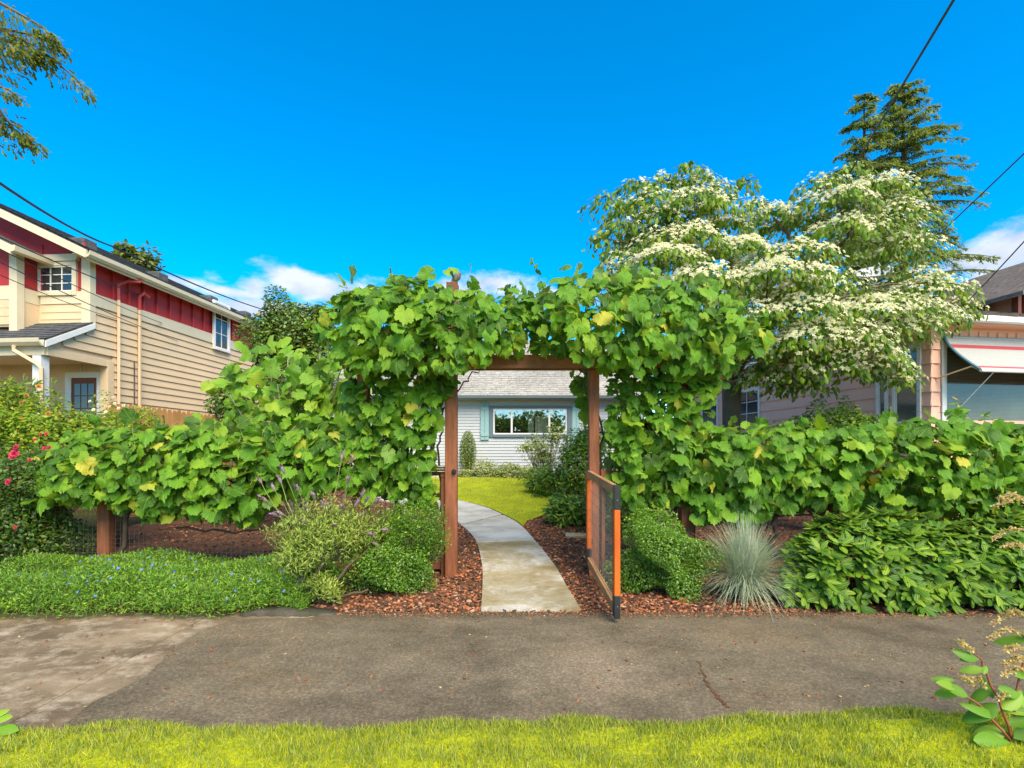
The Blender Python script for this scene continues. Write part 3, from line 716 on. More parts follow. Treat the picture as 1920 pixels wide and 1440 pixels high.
GH = empty('garden_house', (-1.0, HY, .66), label='pale grey clapboard bungalow with slate trimmed picture window behind the lawn', cat='house')
gz0, gz1 = .55, 3.37
wx0, wz0 = XP(917, HY), EYE+(HZ-820)/F*HY; wx1, wz1 = XP(1071, HY), EYE+(HZ-762)/F*HY
mb = MB()
mb.box(-6.6, wx0+.1, HY+.02, HY+7, gz0, gz1); mb.build('wall', M['pale'], GH)
MB().box(wx1-.1, 4.4, HY+.02, HY+7, gz0, gz1).build('wall', M['pale'], GH)
MB().box(wx0+.1, wx1-.1, HY+.02, HY+7, gz0, wz0+.1).build('wall', M['pale'], GH); MB().box(wx0+.1, wx1-.1, HY+.02, HY+7, wz1-.1, gz1).build('wall', M['pale'], GH)
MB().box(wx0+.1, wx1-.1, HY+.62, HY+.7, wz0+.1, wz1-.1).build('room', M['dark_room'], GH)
mb = MB(); z = gz0; k = 0
while z < gz1-.02:
    spans = [(-6.6, 4.4)] if (z+.1 < wz0+.02 or z > wz1-.02) else [(-6.6, wx0+.02), (wx1-.02, 4.4)]
    for a, b in spans: mb.prism([(a, HY+.03, z), (a, HY-.004, z), (a, HY+.016, z+.107), (a, HY+.03, z+.107)], (b-a, 0, 0))
    z += .1
mb.build('siding', M['pale'], GH, kind='stuff')
mb = MB(); f_ = .14
mb.box(wx0, wx0+f_, HY-.04, HY+.03, wz0, wz1); mb.box(wx1-f_, wx1, HY-.04, HY+.03, wz0, wz1); mb.box(wx0+f_, wx1-f_, HY-.04, HY+.03, wz1-f_*.5, wz1); mb.box(wx0+f_, wx1-f_, HY-.055, HY+.03, wz0, wz0+f_*.7)
gw = mb.build('window', M['slate'], GH, bevel=.005)
ix0, ix1, iz0, iz1 = wx0+f_, wx1-f_, wz0+f_*.7, wz1-f_*.5
mb = MB(); s = .045
mb.box(ix0, ix0+s, HY-.01, HY+.04, iz0, iz1); mb.box(ix1-s, ix1, HY-.01, HY+.04, iz0, iz1); mb.box(ix0+s, ix1-s, HY-.01, HY+.04, iz1-s, iz1); mb.box(ix0+s, ix1-s, HY-.01, HY+.04, iz0, iz0+s)
xm1, xm2 = XP(959.5, HY), XP(1030, HY)
for x in (xm1, xm2): mb.box(x-.03, x+.03, HY-.012, HY+.035, iz0+s, iz1-s)
mb.build('sash', M['white_trim'], gw)
for a, b in ((ix0+s, xm1-.03), (xm1+.03, xm2-.03), (xm2+.03, ix1-s)): MB().box(a, b, HY+.01, HY+.016, iz0+s, iz1-s).build('pane', M['clear'], gw)
for a, b, zt_ in ((990, 1000.5, iz1-.24), (1003.5, 1027, iz1-.24), (1056, 1066, iz1-.05), (926, 930, iz1-.05)):
    mb = MB(); x0, x1 = XP(a, HY+.25), XP(b, HY+.25); K = 8
    for i in range(K+1):
        x = x0+(x1-x0)*i/K; yy = HY+.25+(.02 if i % 2 else -.02); mb.v += [(x, yy, iz0), (x, yy, zt_)]
    for i in range(K): mb.f.append((2*i, 2*i+2, 2*i+3, 2*i+1))
    mb.build('curtain', M['curtain'], gw)
for a, b in ((901, 917.5), (1072.5, 1088)):
    x0, x1 = XP(a, HY), XP(b, HY)-.01; zs0, zs1 = EYE+(HZ-825)/F*HY, EYE+(HZ-755)/F*HY
    sh = empty('shutter', (0,0,0)); sh.parent = GH; sh.location = Vector((x0, HY, zs0))-GH.location
    w_ = (x1-x0)/2
    for i in range(2): MB().box(i*w_+.004, (i+1)*w_-.004, -.05, -.015, 0, zs1-zs0).build('board', M['teal'], sh, local=True, bevel=.003)
    for zz in (.12, (zs1-zs0)-.24): MB().box(.01, 2*w_-.01, -.07, -.051, zz, zz+.10).build('cleat', M['teal'], sh, local=True, bevel=.003)
ez = EYE+(HZ-748)/F*(HY-.4)
mb = MB(); mb.prism([(-6.9, HY-.42, ez), (-6.9, HY-.50, ez+.02), (-6.9, HY-.52, ez+.11), (-6.9, HY-.40, ez+.11)], (11.6, 0, 0)); mb.build('gutter', M['slate'], GH)
MB().box(-6.9, 4.7, HY-.40, HY+.02, ez+.02, ez+.04).build('soffit', M['pale'], GH)
rz = ez+.11+4.1*.66
mb = MB(); mb.prism([(-6.9, HY-.45, ez+.06), (-6.9, HY+3.7, rz-.05), (-6.9, HY+7.9, ez+.06)], (11.6, 0, 0)); mb.build('roof', M['roof_grey'], GH)
mb = MB(); shingle_plane(mb, Vector((-6.92, HY-.50, ez+.085)), (1,0,0), Vector((0, 4.15, rz-ez-.11)).normalized(), 34, 11.66, math.hypot(4.15, rz-ez-.11), 42, 5, .016); mb.build('shingles', M['roof_grey'], GH, kind='stuff')
for sgn, x in ((-1, -6.6), (1, 4.4)):
    mb = MB(); mb.prism([(x, HY+.02, gz1), (x, HY+7, gz1), (x, HY+3.6, rz-.25)], (.05*sgn, 0, 0)); mb.build('gable', M['pale'], GH)
# chimney, courses of brick and a metal cap
cx0, cx1 = XP(838, 21), XP(859, 21); ctop = EYE+(HZ-533)/F*21
ch = MB().box(cx0, cx1, 20.8, 21.3, rz-.6, ctop).build('chimney', M['brick'], GH)
mb = MB(); zc = ctop-1.6; k = 0
while zc < ctop:
    for i in range(-1, 3):
        a = cx0+(i+.5*(k % 2))*.21; b = a+.198; a, b = max(a, cx0-.008), min(b, cx1+.008)
        if b-a > .02: mb.box(a, b, 20.79, 20.80, zc, zc+.062)
    zc += .075; k += 1
mb.build('bricks', M['brick'], GH, kind='stuff')
mb = MB(); mb.tube([((cx0+cx1)/2+.05, 21.05, ctop), ((cx0+cx1)/2+.05, 21.05, ctop+.18)], .10, 10); mb.tube([((cx0+cx1)/2+.05, 21.05, ctop+.16), ((cx0+cx1)/2+.2, 21.05, ctop+.34), ((cx0+cx1)/2+.28, 21.05, ctop+.5)], [.13,.15,.10], 10)
mb.build('chimney_cap', M['roof_brown'], GH)

# ---------------------------------------------------------------- pink house on the right
M['pink'] = paint('pink_shingle', (.88,.49,.36), .7, .08, 1.4, (1,1,1), .3, dirt=(.76,.40,.29), fine=40)
M['awn_white'] = paint('awning_white', (.40,.385,.345), .4, .05, 2); M['awn_red'] = paint('awning_red', (.42,.055,.05), .4, .08, 2); M['awn_blue'] = paint('awning_blue', (.05,.19,.26), .5, .1, 2)
def m_blind():
    m, t, b, o = mat_base('blind_glass'); g = t.nodes.new('ShaderNodeNewGeometry'); sx = t.nodes.new('ShaderNodeSeparateXYZ'); t.links.new(g.outputs['Position'], sx.inputs[0])
    wv = mathn(t, 'ABSOLUTE', mathn(t, 'SINE', mathn(t, 'MULTIPLY', sx.outputs[2], 125.0)))
    c = ramp(t, wv, [(.2, (.025,.03,.025)), (.8, (.13,.14,.125))]); c = mixc(t, .6, c, ramp(t, noise(t, geo_pos(t), .9, 3), [(.35, (.25,.25,.25)), (.65, (1.2,1.2,1.1))]), 'MULTIPLY')
    t.links.new(c, b.inputs['Base Color']); b.inputs['Roughness'].default_value = .06; b.inputs['Specular IOR Level'].default_value = .7; return m
M['blind'] = m_blind()
tp = math.atan2(160, 960)
OP = Vector((7.77, 9.5, 0)); uP = Vector((-math.sin(tp), math.cos(tp), 0)); rP = Vector((math.cos(tp), math.sin(tp), 0))
PH = empty('pink_house', OP, tp, label='pink shingled bungalow with white window trim and a striped awning', cat='house')
def PS(px, py):
    k = (px-CX)/F; t_ = (k*OP.y-OP.x)/(uP.x-k*uP.y); Y = OP.y+t_*uP.y; return t_, EYE+(HZ-py)/F*Y
def PF(px, py, y0=0):
    k = (px-CX)/F; o = OP+uP*y0; s = (k*o.y-o.x)/(rP.x-k*rP.y); Y = o.y+s*rP.y; return s, EYE+(HZ-py)/F*Y
Q_ = lambda name, mat, *a, bevel=.0: MB().box(*a).build(name, M[mat], PH, local=True, bevel=bevel)
Q_('wall', 'pink', .03, 7.0, .03, 9.5, 0, 3.85)
sw = []                                                     # side wall openings (local y range, z range)
for (pa, pb, pt, pbm) in ((1724, 1681, 655, 792), (1663, 1650, 660, 800), (1424, 1381, 733, 797), (1346, 1318, 745, 800)):
    y0, _ = PS(pa, 700); y1, _ = PS(pb, 700); _, zb = PS((pa+pb)/2, pbm); _, zt_ = PS((pa+pb)/2, pt); sw.append((y0, y1, zb, zt_))
row = .262; z = .25
while z < 3.8:
    z1 = min(z+row, 3.82); cuts = [(-.02, 9.5)]
    for (y0, y1, zb, zt_) in sw:
        if z1 > zb-.05 and z < zt_+.05:
            cuts = [c for a, b in cuts for c in ([(a, min(b, y0-.04)), (max(a, y1+.04), b)] if (y0 < b and y1 > a) else [(a, b)]) if c[1]-c[0] > .03]
    for a, b in cuts:
        n_ = max(1, int((b-a)/1.9)); xs_ = [a+(b-a)*i/n_ for i in range(n_+1)]
        for a_, b_ in zip(xs_, xs_[1:]):
            mb = MB(); mb.prism([(.03, a_+.002, z+.014), (-.03, a_+.002, z+.006), (-.002, a_+.002, z1+.004), (.03, a_+.002, z1+.004)], (0, b_-a_-.004, 0)); mb.build('siding_shingle', M['pink'], PH, local=True)
    fx, _ = PF(1762, 700)
    mb = MB(); mb.prism([(-.02, .03, z+.014), (-.02, -.032, z+.006), (-.0, -.002, z1+.004), (-.0, .03, z1+.004)], (fx+.0, 0, 0)); mb.build('siding_shingle', M['pink'], PH, local=True)
    z = z1
for i, (y0, y1, zb, zt_) in enumerate(sw):
    window(PH, 'y', y0, y1, zb, zt_, .0, -1, .06, 2 if i == 2 else 1, 3 if i == 2 else 1, .03, M['white_trim'], M['white_trim'], M['blind'] if i < 2 else M['glass'], .05)
# front picture window and the wall below it
fx, zs = PF(1764, 800); _, ztop = PF(1762, 618)
window(PH, 'x', fx+.06, 4.6, zs, 3.5, .02, -1, .07, 2, 1, .05, M['white_trim'], M['white_trim'], M['blind'], .06)
z = .25
while z < zs-.12:
    mb = MB(); mb.prism([(fx, .03, z), (fx, -.022, z), (fx, -.002, z+.27), (fx, .03, z+.27)], (5.0, 0, 0)); mb.build('siding_shingle', M['pink'], PH, local=True); z += .262
Q_('frieze', 'pink', -.03, 7.0, -.03, .028, 3.60, 3.84)
x = .15
while x < 4.5: Q_('dentil', 'pink', x, x+.025, -.055, -.031, 3.63, 3.76); x += .215
# eaves, gutter, hip roof
ez = 3.82
mb = MB(); mb.box(-.36, 7.4, -.36, 9.9, ez, ez+.03); mb.build('soffit', M['pink'], PH, local=True)
for nm, bx in (('gutter', (-.44, 7.4, -.46, -.362, ez-.0, ez+.13)), ('gutter', (-.46, -.362, -.36, 9.9, ez-.0, ez+.13))): Q_(nm, 'white_trim', *bx, bevel=.025)
sr = .36; rw = 3.9
A0, B0, C0, D0 = Vector((-.44,-.44,ez+.11)), Vector((7.44,-.44,ez+.11)), Vector((7.44,9.9,ez+.11)), Vector((-.44,9.9,ez+.11)); E0, F0 = Vector((3.5, 3.5, ez+.11+sr*3.94)), Vector((3.5, 6.5, ez+.11+sr*3.94))
mb = MB(); mb.add([A0,B0,C0,D0,E0,F0], [(0,1,4),(1,2,5,4),(2,3,5),(3,0,4,5),(3,2,1,0)]); mb.build('roof', M['roof_brown'], PH, local=True)
mb = MB(); q = random.Random(6)
for r in range(26):                                        # shingle courses on the street slope and the near side slope
    f0, f1 = r/26, (r+1.15)/26
    for (a, b, c) in ((A0, B0, E0), (D0, A0, E0)):
        top_a, top_b = a.lerp(E0 if c is E0 and a is A0 else F0, f0), b.lerp(E0, f0)
        ua, ub = a.lerp(E0 if a is A0 else F0, min(1, f1)), b.lerp(E0, min(1, f1)); nn = (b-a).cross(c-a).normalized(); n_ = max(2, int((top_b-top_a).length/.3))
        for k in range(n_):
            l_ = q.uniform(.010, .022); p0 = top_a.lerp(top_b, k/n_+.003); p1 = top_a.lerp(top_b, (k+1)/n_-.003); p2 = ua.lerp(ub, (k+1)/n_); p3 = ua.lerp(ub, k/n_)
            mb.add([p0+nn*.002, p1+nn*.002, p1+nn*l_, p0+nn*l_, p2+nn*.004, p3+nn*.004], [(0,1,2,3), (3,2,4,5)])
mb.build('shingles', M['roof_brown'], PH, local=True, kind='stuff')
# street-side dormer gable
x0, z0 = PF(1868, 566, 1.9); xm = x0+2.1; zt_ = z0+2.1*.62
for sgn in (1, -1):
    e = x0 if sgn == 1 else 2*xm-x0
    mb = MB(); mb.prism([(e, 1.35, z0-.0), (xm, 1.35, zt_), (xm, 1.35, zt_+.1), (e, 1.35, z0+.1)], (0, 3.2, 0)); mb.build('dormer_roof', M['roof_brown'], PH, local=True)
mb = MB(); mb.prism([(x0+.55, 1.9, 4.2), (2*xm-x0-.55, 1.9, 4.2), (2*xm-x0-.55, 1.9, z0+.3), (xm, 1.9, zt_-.05), (x0+.55, 1.9, z0+.3)], (0, 2.6, 0)); mb.build('dormer_wall', M['pink'], PH, local=True)
for xx in (x0+.42, x0+.62): Q_('dormer_post', 'door_red', xx, xx+.09, 1.75, 1.89, 4.25, z0+.34)
# awning
AW = empty('awning', OP + rP*(fx+.02) , tp, label='white slatted window awning with two red stripes over the front window', cat='awning')
ytop, zA, yb_, zB = -.06, 3.66, -.68, 2.94; n_ = 20; Lw = 4.6
for i in range(n_):
    f0, f1 = i/n_, (i+1)/n_; cy = lambda f: ytop+(yb_-ytop)*(f**1.25); cz = lambda f: zA+(zB-zA)*(f**.85)
    mk = 'awn_red' if i in (4, 5, 18) else 'awn_white'
    mb = MB(); mb.prism([(0, cy(f0), cz(f0)-.012), (0, cy(f0), cz(f0)), (0, cy((f0+f1)/2)-.012, cz((f0+f1)/2)+.008), (0, cy(f1), cz(f1)), (0, cy(f1), cz(f1)-.012)], (Lw, 0, 0)); mb.build('slat', M[mk], AW, local=True)
mb = MB(); pts = [(-.012, cy(i/n_), cz(i/n_)-.01) for i in range(n_+1)]; mb.tube(pts, .022, 5); mb.build('side_binding', M['awn_blue'], AW, local=True)
mb = MB(); mb.tube([(0, yb_, zB-.03), (Lw, yb_, zB-.03)], .028, 8); mb.build('front_bar', M['white_trim'], AW, local=True)
mb = MB(); mb.tube([(-.14, -.02, 2.86), (-.02, -.55, 3.0), (.0, yb_, zB-.03)], .014, 6); mb.build('arm', M['tan'], AW, local=True)
mb = MB(); mb.tube([(.3, yb_, zB-.03), (.1, -.06, 2.12)], .007, 5); mb.build('cord', M['white_trim'], AW, local=True)
# satellite dish on the roof
dc = P(1640, 523, 13.2); SD = empty('satellite_dish', (dc.x, dc.y, 5.0), label='pale grey satellite dish standing on the pink house roof', cat='dish')
M['dish'] = paint('dish_grey', (.45,.44,.44), .5, .06, 2)
mb = MB(); nr, na = 5, 24; ax = Vector((-.25, -.45, .85)).normalized(); a_ = ax.cross(Vector((1,0,0))).normalized(); b_ = ax.cross(a_)
for i in range(nr+1):
    for k in range(na):
        rr_ = .46*i/nr; an = 2*math.pi*k/na; mb.v.append(tuple(dc + (a_*math.cos(an)+b_*math.sin(an))*rr_ + ax*(.9*rr_*rr_)))
for i in range(nr):
    for k in range(na): mb.f.append((i*na+k, i*na+(k+1)%na, (i+1)*na+(k+1)%na, (i+1)*na+k))
o = mb.build('reflector', M['dish'], SD, smooth=True)
md = o.modifiers.new('s', 'SOLIDIFY'); md.thickness = .02
mb = MB(); mb.tube([dc, dc+Vector((0, .05, -.25)), dc+Vector((0, .05, -1.35))], .03, 8); mb.build('mast', M['dish'], SD)
mb = MB(); mb.tube([dc+a_*-.44+ax*.17, dc+ax*.5], .012, 5); mb.build('feed_arm', M['dish'], SD)
# ================================================================== arbor, wire fence, gate
def m_wood(name, c, var=.38, grain=(1,1,.12), rough=.7):
    m, t, b, o = mat_base(name); v = objco(t, grain); n1 = noise(t, v, 22, 5, .65); n2 = noise(t, objco(t), 2.2, 4, .6); n3 = noise(t, objco(t, tuple(3*g for g in grain)), 60, 3)
    col = ramp(t, n1, [(.3, tuple(x*(1-var) for x in c)), (.55, c), (.72, tuple(x*(1+var) for x in c))])
    col = mixc(t, .45, col, ramp(t, n2, [(.32, (.5,.5,.52)), (.65, (1.4,1.36,1.33))]), 'MULTIPLY')
    t.links.new(col, b.inputs['Base Color']); b.inputs['Roughness'].default_value = rough; b.inputs['Specular IOR Level'].default_value = .25
    bump(t, b, mathn(t, 'ADD', n1, n3), .35, .004); return m
M['stain'] = m_wood('stained_wood', (.25,.088,.040)); M['stain_h'] = m_wood('stained_wood_beam', (.21,.085,.040), .25, (.12,1,1))
M['orange'] = m_wood('orange_painted_wood', (.52,.105,.012), .10); M['rail_tan'] = m_wood('weathered_rail', (.38,.19,.075), .25, (1,.12,1))
M['black'] = paint('black_paint', (.022,.023,.024), .45, .2, 6); M['wire'] = paint('galvanised_wire', (.10,.10,.095), .5, .2, 8); M['bronze'] = paint('bronze_plate', (.09,.07,.035), .45, .2, 9); M['letters'] = paint('cream_letters', (.62,.57,.42), .5, .05, 9)
YA = 6.05
AR = empty('arbor', (XP(980, YA), YA, hgt(YA)), label='brown timber garden arbor of tall posts and a long beam over the path', cat='arbor')
def post(parent, px, Y, w_, zt_, mat='stain', name='post'):
    x = XP(px, Y); return MB().box(x-w_/2, x+w_/2, Y-w_/2, Y+w_/2, hgt(Y)-.1, zt_).build(name, M[mat], parent, bevel=.006)
pl = post(AR, 846.5, YA, .138, 2.47); pr = post(AR, 1113, YA, .118, 2.47)
post(AR, 682, YA, .125, 2.47); post(AR, 1286, YA, .145, 2.47)
MB().box(XP(646, YA), XP(1330, YA), YA-.095, YA-.045, 2.472, 2.63).build('beam', M['stain_h'], AR, bevel=.005)
MB().box(XP(646, YA), XP(1330, YA), YA+.045, YA+.095, 2.472, 2.63).build('beam', M['stain_h'], AR, bevel=.005)
x = XP(855, YA-.07); mb = MB(); mb.box(x-.045, x+.004, YA-.10, YA-.0695, 1.245, 1.29); mb.box(x-.03, x-.012, YA-.12, YA-.10, 1.25, 1.30); mb.build('gate_latch', M['black'], AR, bevel=.004)

def wire_panel(parent, x0, x1, z0, z1, Y, sx_, sz_, r=.0022, slope=None, axis='x', name='wire_mesh'):
    mb = MB(); nx = max(1, int(round((x1-x0)/sx_))); nz_ = max(1, int(round((z1-z0)/sz_)))
    for i in range(1, nx):
        x = x0+(x1-x0)*i/nx; mb.tube([(x, Y, z0), (x, Y, z1)], r, 3, False)
    for k in range(1, nz_):
        z = z0+(z1-z0)*k/nz_; mb.tube([(x0, Y+.003, z), (x1, Y+.003, z)], r, 3, False)
    return mb.build(name, M['wire'], parent)
YF = 6.12
def fence(label, segs, hz=1.30):
    x_first = XP(segs[0], YF); fe = empty('wire_fence', (x_first, YF, 0), label=label, cat='fence', group='wire fences under the vines')
    for px in segs:
        post(fe, px, YF, .115, hz+.06); x = XP(px, YF); MB().box(x-.10, x-.062, YF-.04, YF+.04, hgt(YF)-.05, hz-.05).build('post_cleat', M['stain'], fe, bevel=.004)
    for a, b in zip(segs, segs[1:]):
        x0, x1 = XP(a, YF)+.06, XP(b, YF)-.105
        MB().box(x0, x1, YF-.02, YF+.02, hz-.07, hz+.02).build('rail', M['stain_h'], fe, bevel=.004)
        MB().box(x0, x1, YF-.02, YF+.02, .10, .19).build('rail', M['stain_h'], fe, bevel=.004)
        wire_panel(fe, x0, x1, .19, hz-.07, YF-.024, .055, .055, .0019)
    return fe
fl = fence('brown post and wire mesh fence left of the gate', [-160, 202, 676])
fr_ = fence('brown post and wire mesh fence right of the gate', [1292, 1560, 1830, 2100])
# short infill panels between the gate posts and the outer arbor posts
for a, b in ((690, 834), (1124, 1274)):
    x0, x1 = XP(a, YF), XP(b, YF)
    MB().box(x0, x1, YF-.02, YF+.02, 1.215, 1.275).build('rail', M['stain_h'], AR, bevel=.004); MB().box(x0, x1, YF-.02, YF+.02, .10, .19).build('rail', M['stain_h'], AR, bevel=.004)
    wire_panel(AR, x0, x1, .19, 1.215, YF-.024, .055, .055, .0019)
for px in (831.5, 1130): x = XP(px, YF); MB().box(x-.022, x+.022, YF-.055, YF+.03, -.05, 1.20).build('jamb', M['stain'], AR, bevel=.004); MB().box(x-.028, x+.028, YF-.065, YF+.03, 1.20, 1.29).build('jamb_block', M['stain'], AR, bevel=.004)

# plaque on the rail
xa, xb = XP(804.5, 6.0), XP(839, 6.0)-.0; zc = EYE+(HZ-879)/F*6.0; PL = empty('plaque', ((xa+xb)/2, 6.02, zc-.035), label='small dark bronze no soliciting plaque on the fence rail', cat='sign')
hw = (xb-xa)/2-.004; mb = MB(); mb.box(-hw, hw, -.004, .012, 0, .066); mb.build('plate', M['bronze'], PL, local=True, bevel=.002)
mb = MB(); e = .006
for a in ((-hw, hw, -.007, -.0045, .060, .066), (-hw, hw, -.007, -.0045, 0, .006), (-hw, -hw+.006, -.007, -.0045, .006, .060), (hw-.006, hw, -.007, -.0045, .006, .060)): mb.box(*a)
mb.build('border', M['letters'], PL, local=True)
mb = MB(); mb.prism([(-hw*.84, -.0085, .033), (-hw*.72, -.0085, .014), (hw*.72, -.0085, .014), (hw*.84, -.0085, .033), (hw*.72, -.0085, .052), (-hw*.72, -.0085, .052)], (0, .004, 0)); mb.build('field', M['black'], PL, local=True)
cu = bpy.data.curves.new('lettering', 'FONT'); cu.body = 'NO SOLICITING'; cu.size = .0245; cu.extrude = .0008; cu.align_x = 'CENTER'; cu.align_y = 'CENTER'; cu.materials.append(M['letters'])
o = bpy.data.objects.new('lettering', cu); me = bpy.data.meshes.new_from_object(o); bpy.data.objects.remove(o)
o = bpy.data.objects.new('lettering', me); COL.objects.link(o); o.parent = PL; o.location = (0, -.0095, .033); o.rotation_euler = (R(90), 0, 0)
MB().box(-hw*.6, hw*.6, .012, .08, .008, .022).build('bracket', M['bronze'], PL, local=True)

# open gate
H0 = Vector((.862, 5.97, 0)); H1 = Vector((.886, 4.43, 0)); GT = empty('gate', (H0.x, H0.y, .12), label='open wire mesh garden gate with orange stiles and black painted ends', cat='gate')
L_ = (H1-H0).length; d = (H1-H0).normalized(); side = Vector((-d.y, d.x, 0)); side = side if side.x > 0 else -side     # towards +x
def gp(s, o_, z): p = H0+d*s+side*o_; return Vector((p.x, p.y, z))
def gbox(s0, s1, o0, o1, zf0, zf1):                         # slab between two parallel sloping lines; zf(s)
    return [gp(s0,o0,zf0(s0)), gp(s1,o0,zf0(s1)), gp(s1,o1,zf0(s1)), gp(s0,o1,zf0(s0)), gp(s0,o0,zf1(s0)), gp(s1,o0,zf1(s1)), gp(s1,o1,zf1(s1)), gp(s0,o1,zf1(s0))]
BF = [(0,3,2,1),(4,5,6,7),(0,1,5,4),(1,2,6,5),(2,3,7,6),(3,0,4,7)]
zt = lambda s: 1.29-(1.29-1.205)*s/L_
zb = lambda s: .19-(.19-.05)*s/L_
def piece(name, mat, s0, s1, o0, o1, f0, f1, parent=GT, bev=.004): return MB().add(gbox(s0, s1, o0, o1, f0, f1), BF).build(name, M[mat], parent, bevel=bev)
for s0, s1 in ((0, .085), (L_-.085, L_)):
    piece('stile', 'orange', s0, s1, 0, .052, lambda s: zb(s)+.20, lambda s: zt(s)-.21 if s1 > .2 else zt(s)-.03)
    piece('painted_end', 'black', s0, s1, 0, .052, zb, lambda s: zb(s)+.20)
    piece('painted_end', 'black', s0, s1, 0, .052, (lambda s: zt(s)-.21) if s1 > .2 else (lambda s: zt(s)-.03), zt)
piece('rail', 'rail_tan', .085, L_-.085, .003, .049, lambda s: zt(s)-.085, lambda s: zt(s)-.002); piece('rail', 'rail_tan', .085, L_-.085, .003, .049, lambda s: zb(s)+.02, lambda s: zb(s)+.105)
mb = MB(); n_ = 27
for i in range(1, n_):
    s = .085+(L_-.17)*i/n_; mb.tube([gp(s, .026, zb(s)+.10), gp(s, .026, zt(s)-.08)], .0018, 3, False)
for k in range(1, 10):
    f = k/10; mb.tube([gp(.08, .029, zb(.08)*(1-f)+zt(.08)*f), gp(L_-.08, .029, zb(L_)*(1-f)+zt(L_)*f)], .0018, 3, False)
mb.build('wire_mesh', M['wire'], GT)
for z in (.42, 1.12): MB().box(H0.x-.004, H0.x+.075, H0.y-.02, H0.y+.03, z, z+.07).build('hinge', M['black'], GT)
for z in (.16, 1.08):
    q = gp(L_, .026, z); mb = MB(); mb.tube([q, q+d*.006], .007, 8); mb.build('bolt', M['wire'], GT)
# ================================================================== grape vines
VINE = leafmat('grape_leaf', [(0, (.030,.105,.008)), (.25, (.068,.200,.012)), (.55, (.105,.285,.018)), (.80, (.155,.345,.022)), (.97, (.24,.40,.030)), (1, (.50,.44,.05))], .5, .32, .25, 'palm', tint=(1.5, 1.25, .35))
BARK = paint('vine_bark', (.085,.058,.040), .9, .35, 12, (1,1,.3), .6)
GREENSTEM = paint('green_shoot', (.22,.24,.06), .6, .2, 8)
hi_t = [t_grape(s, True) for s in range(7)]; hi_m = [t.one('grape_leaf', VINE) for t in hi_t]; lo_t = [t_grape(20+s, False) for s in range(4)]
def poly_top(poly, px):                                     # top and bottom pixel rows of a region at each px
    top = np.full(len(px), 9e9); bot = np.full(len(px), -9e9); n = len(poly)
    for i in range(n):
        (x0, y0), (x1, y1) = poly[i], poly[(i+1) % n]
        if x0 == x1: continue
        m = (px >= min(x0, x1)) & (px <= max(x0, x1)); y = y0+(y1-y0)*(px-x0)/(x1-x0)
        top = np.where(m, np.minimum(top, y), top); bot = np.where(m, np.maximum(bot, y), bot)
    return top, bot
def leaf_set(poly, n, Yc, dep, front):
    q = sample_poly(poly, n); px, py = q[:, 0], q[:, 1]; top, bot = poly_top(poly, px)
    v = np.clip((py-top)/np.maximum(bot-top, 30), 0, 1)
    xl, xh = min(p[0] for p in poly), max(p[0] for p in poly); ed = np.clip(np.minimum(px-xl, xh-px)/60, 0, 1)
    prof = (np.sqrt(np.clip(1-(1-2*v*.85)**2, 0, 1))*.6+.4)*(.45+.55*ed)
    if front: Y = Yc-dep*prof*rng.uniform(.55, 1.05, n)
    else: Y = Yc+dep*prof*rng.uniform(-.85, 1.0, n)
    pos = np.column_stack([(px-CX)/F*Y, Y, EYE+(HZ-py)/F*Y])
    s = rng.normal(0, .62, (n, 3)); out = np.column_stack([np.zeros(n), np.where(front, -1.0, np.sign(Y-Yc-.1)), .35+1.15*(1-v)**1.6])
    nor = nrm(out+s)
    tip = np.column_stack([rng.normal(0, .45, n), -.15+rng.normal(0, .25, n), -np.ones(n)])
    size = np.clip(.122*rng.lognormal(0, .32, n), .05, .21)
    pos = pos-nrm(tip)*(size*.45)[:, None]
    return pos, nor, tip, size
def shoots(mb, n, polys, Yc, up=True):
    pass
def wiggle(a, b, n, amp, q):
    a, b = Vector(a), Vector(b); pts = []
    for i in range(n+1):
        f = i/n; e = math.sin(math.pi*f)**.5 if 0 < f < 1 else 0
        pts.append(a.lerp(b, f)+Vector((q.uniform(-1,1), q.uniform(-1,1), q.uniform(-1,1)))*amp*e)
    return pts
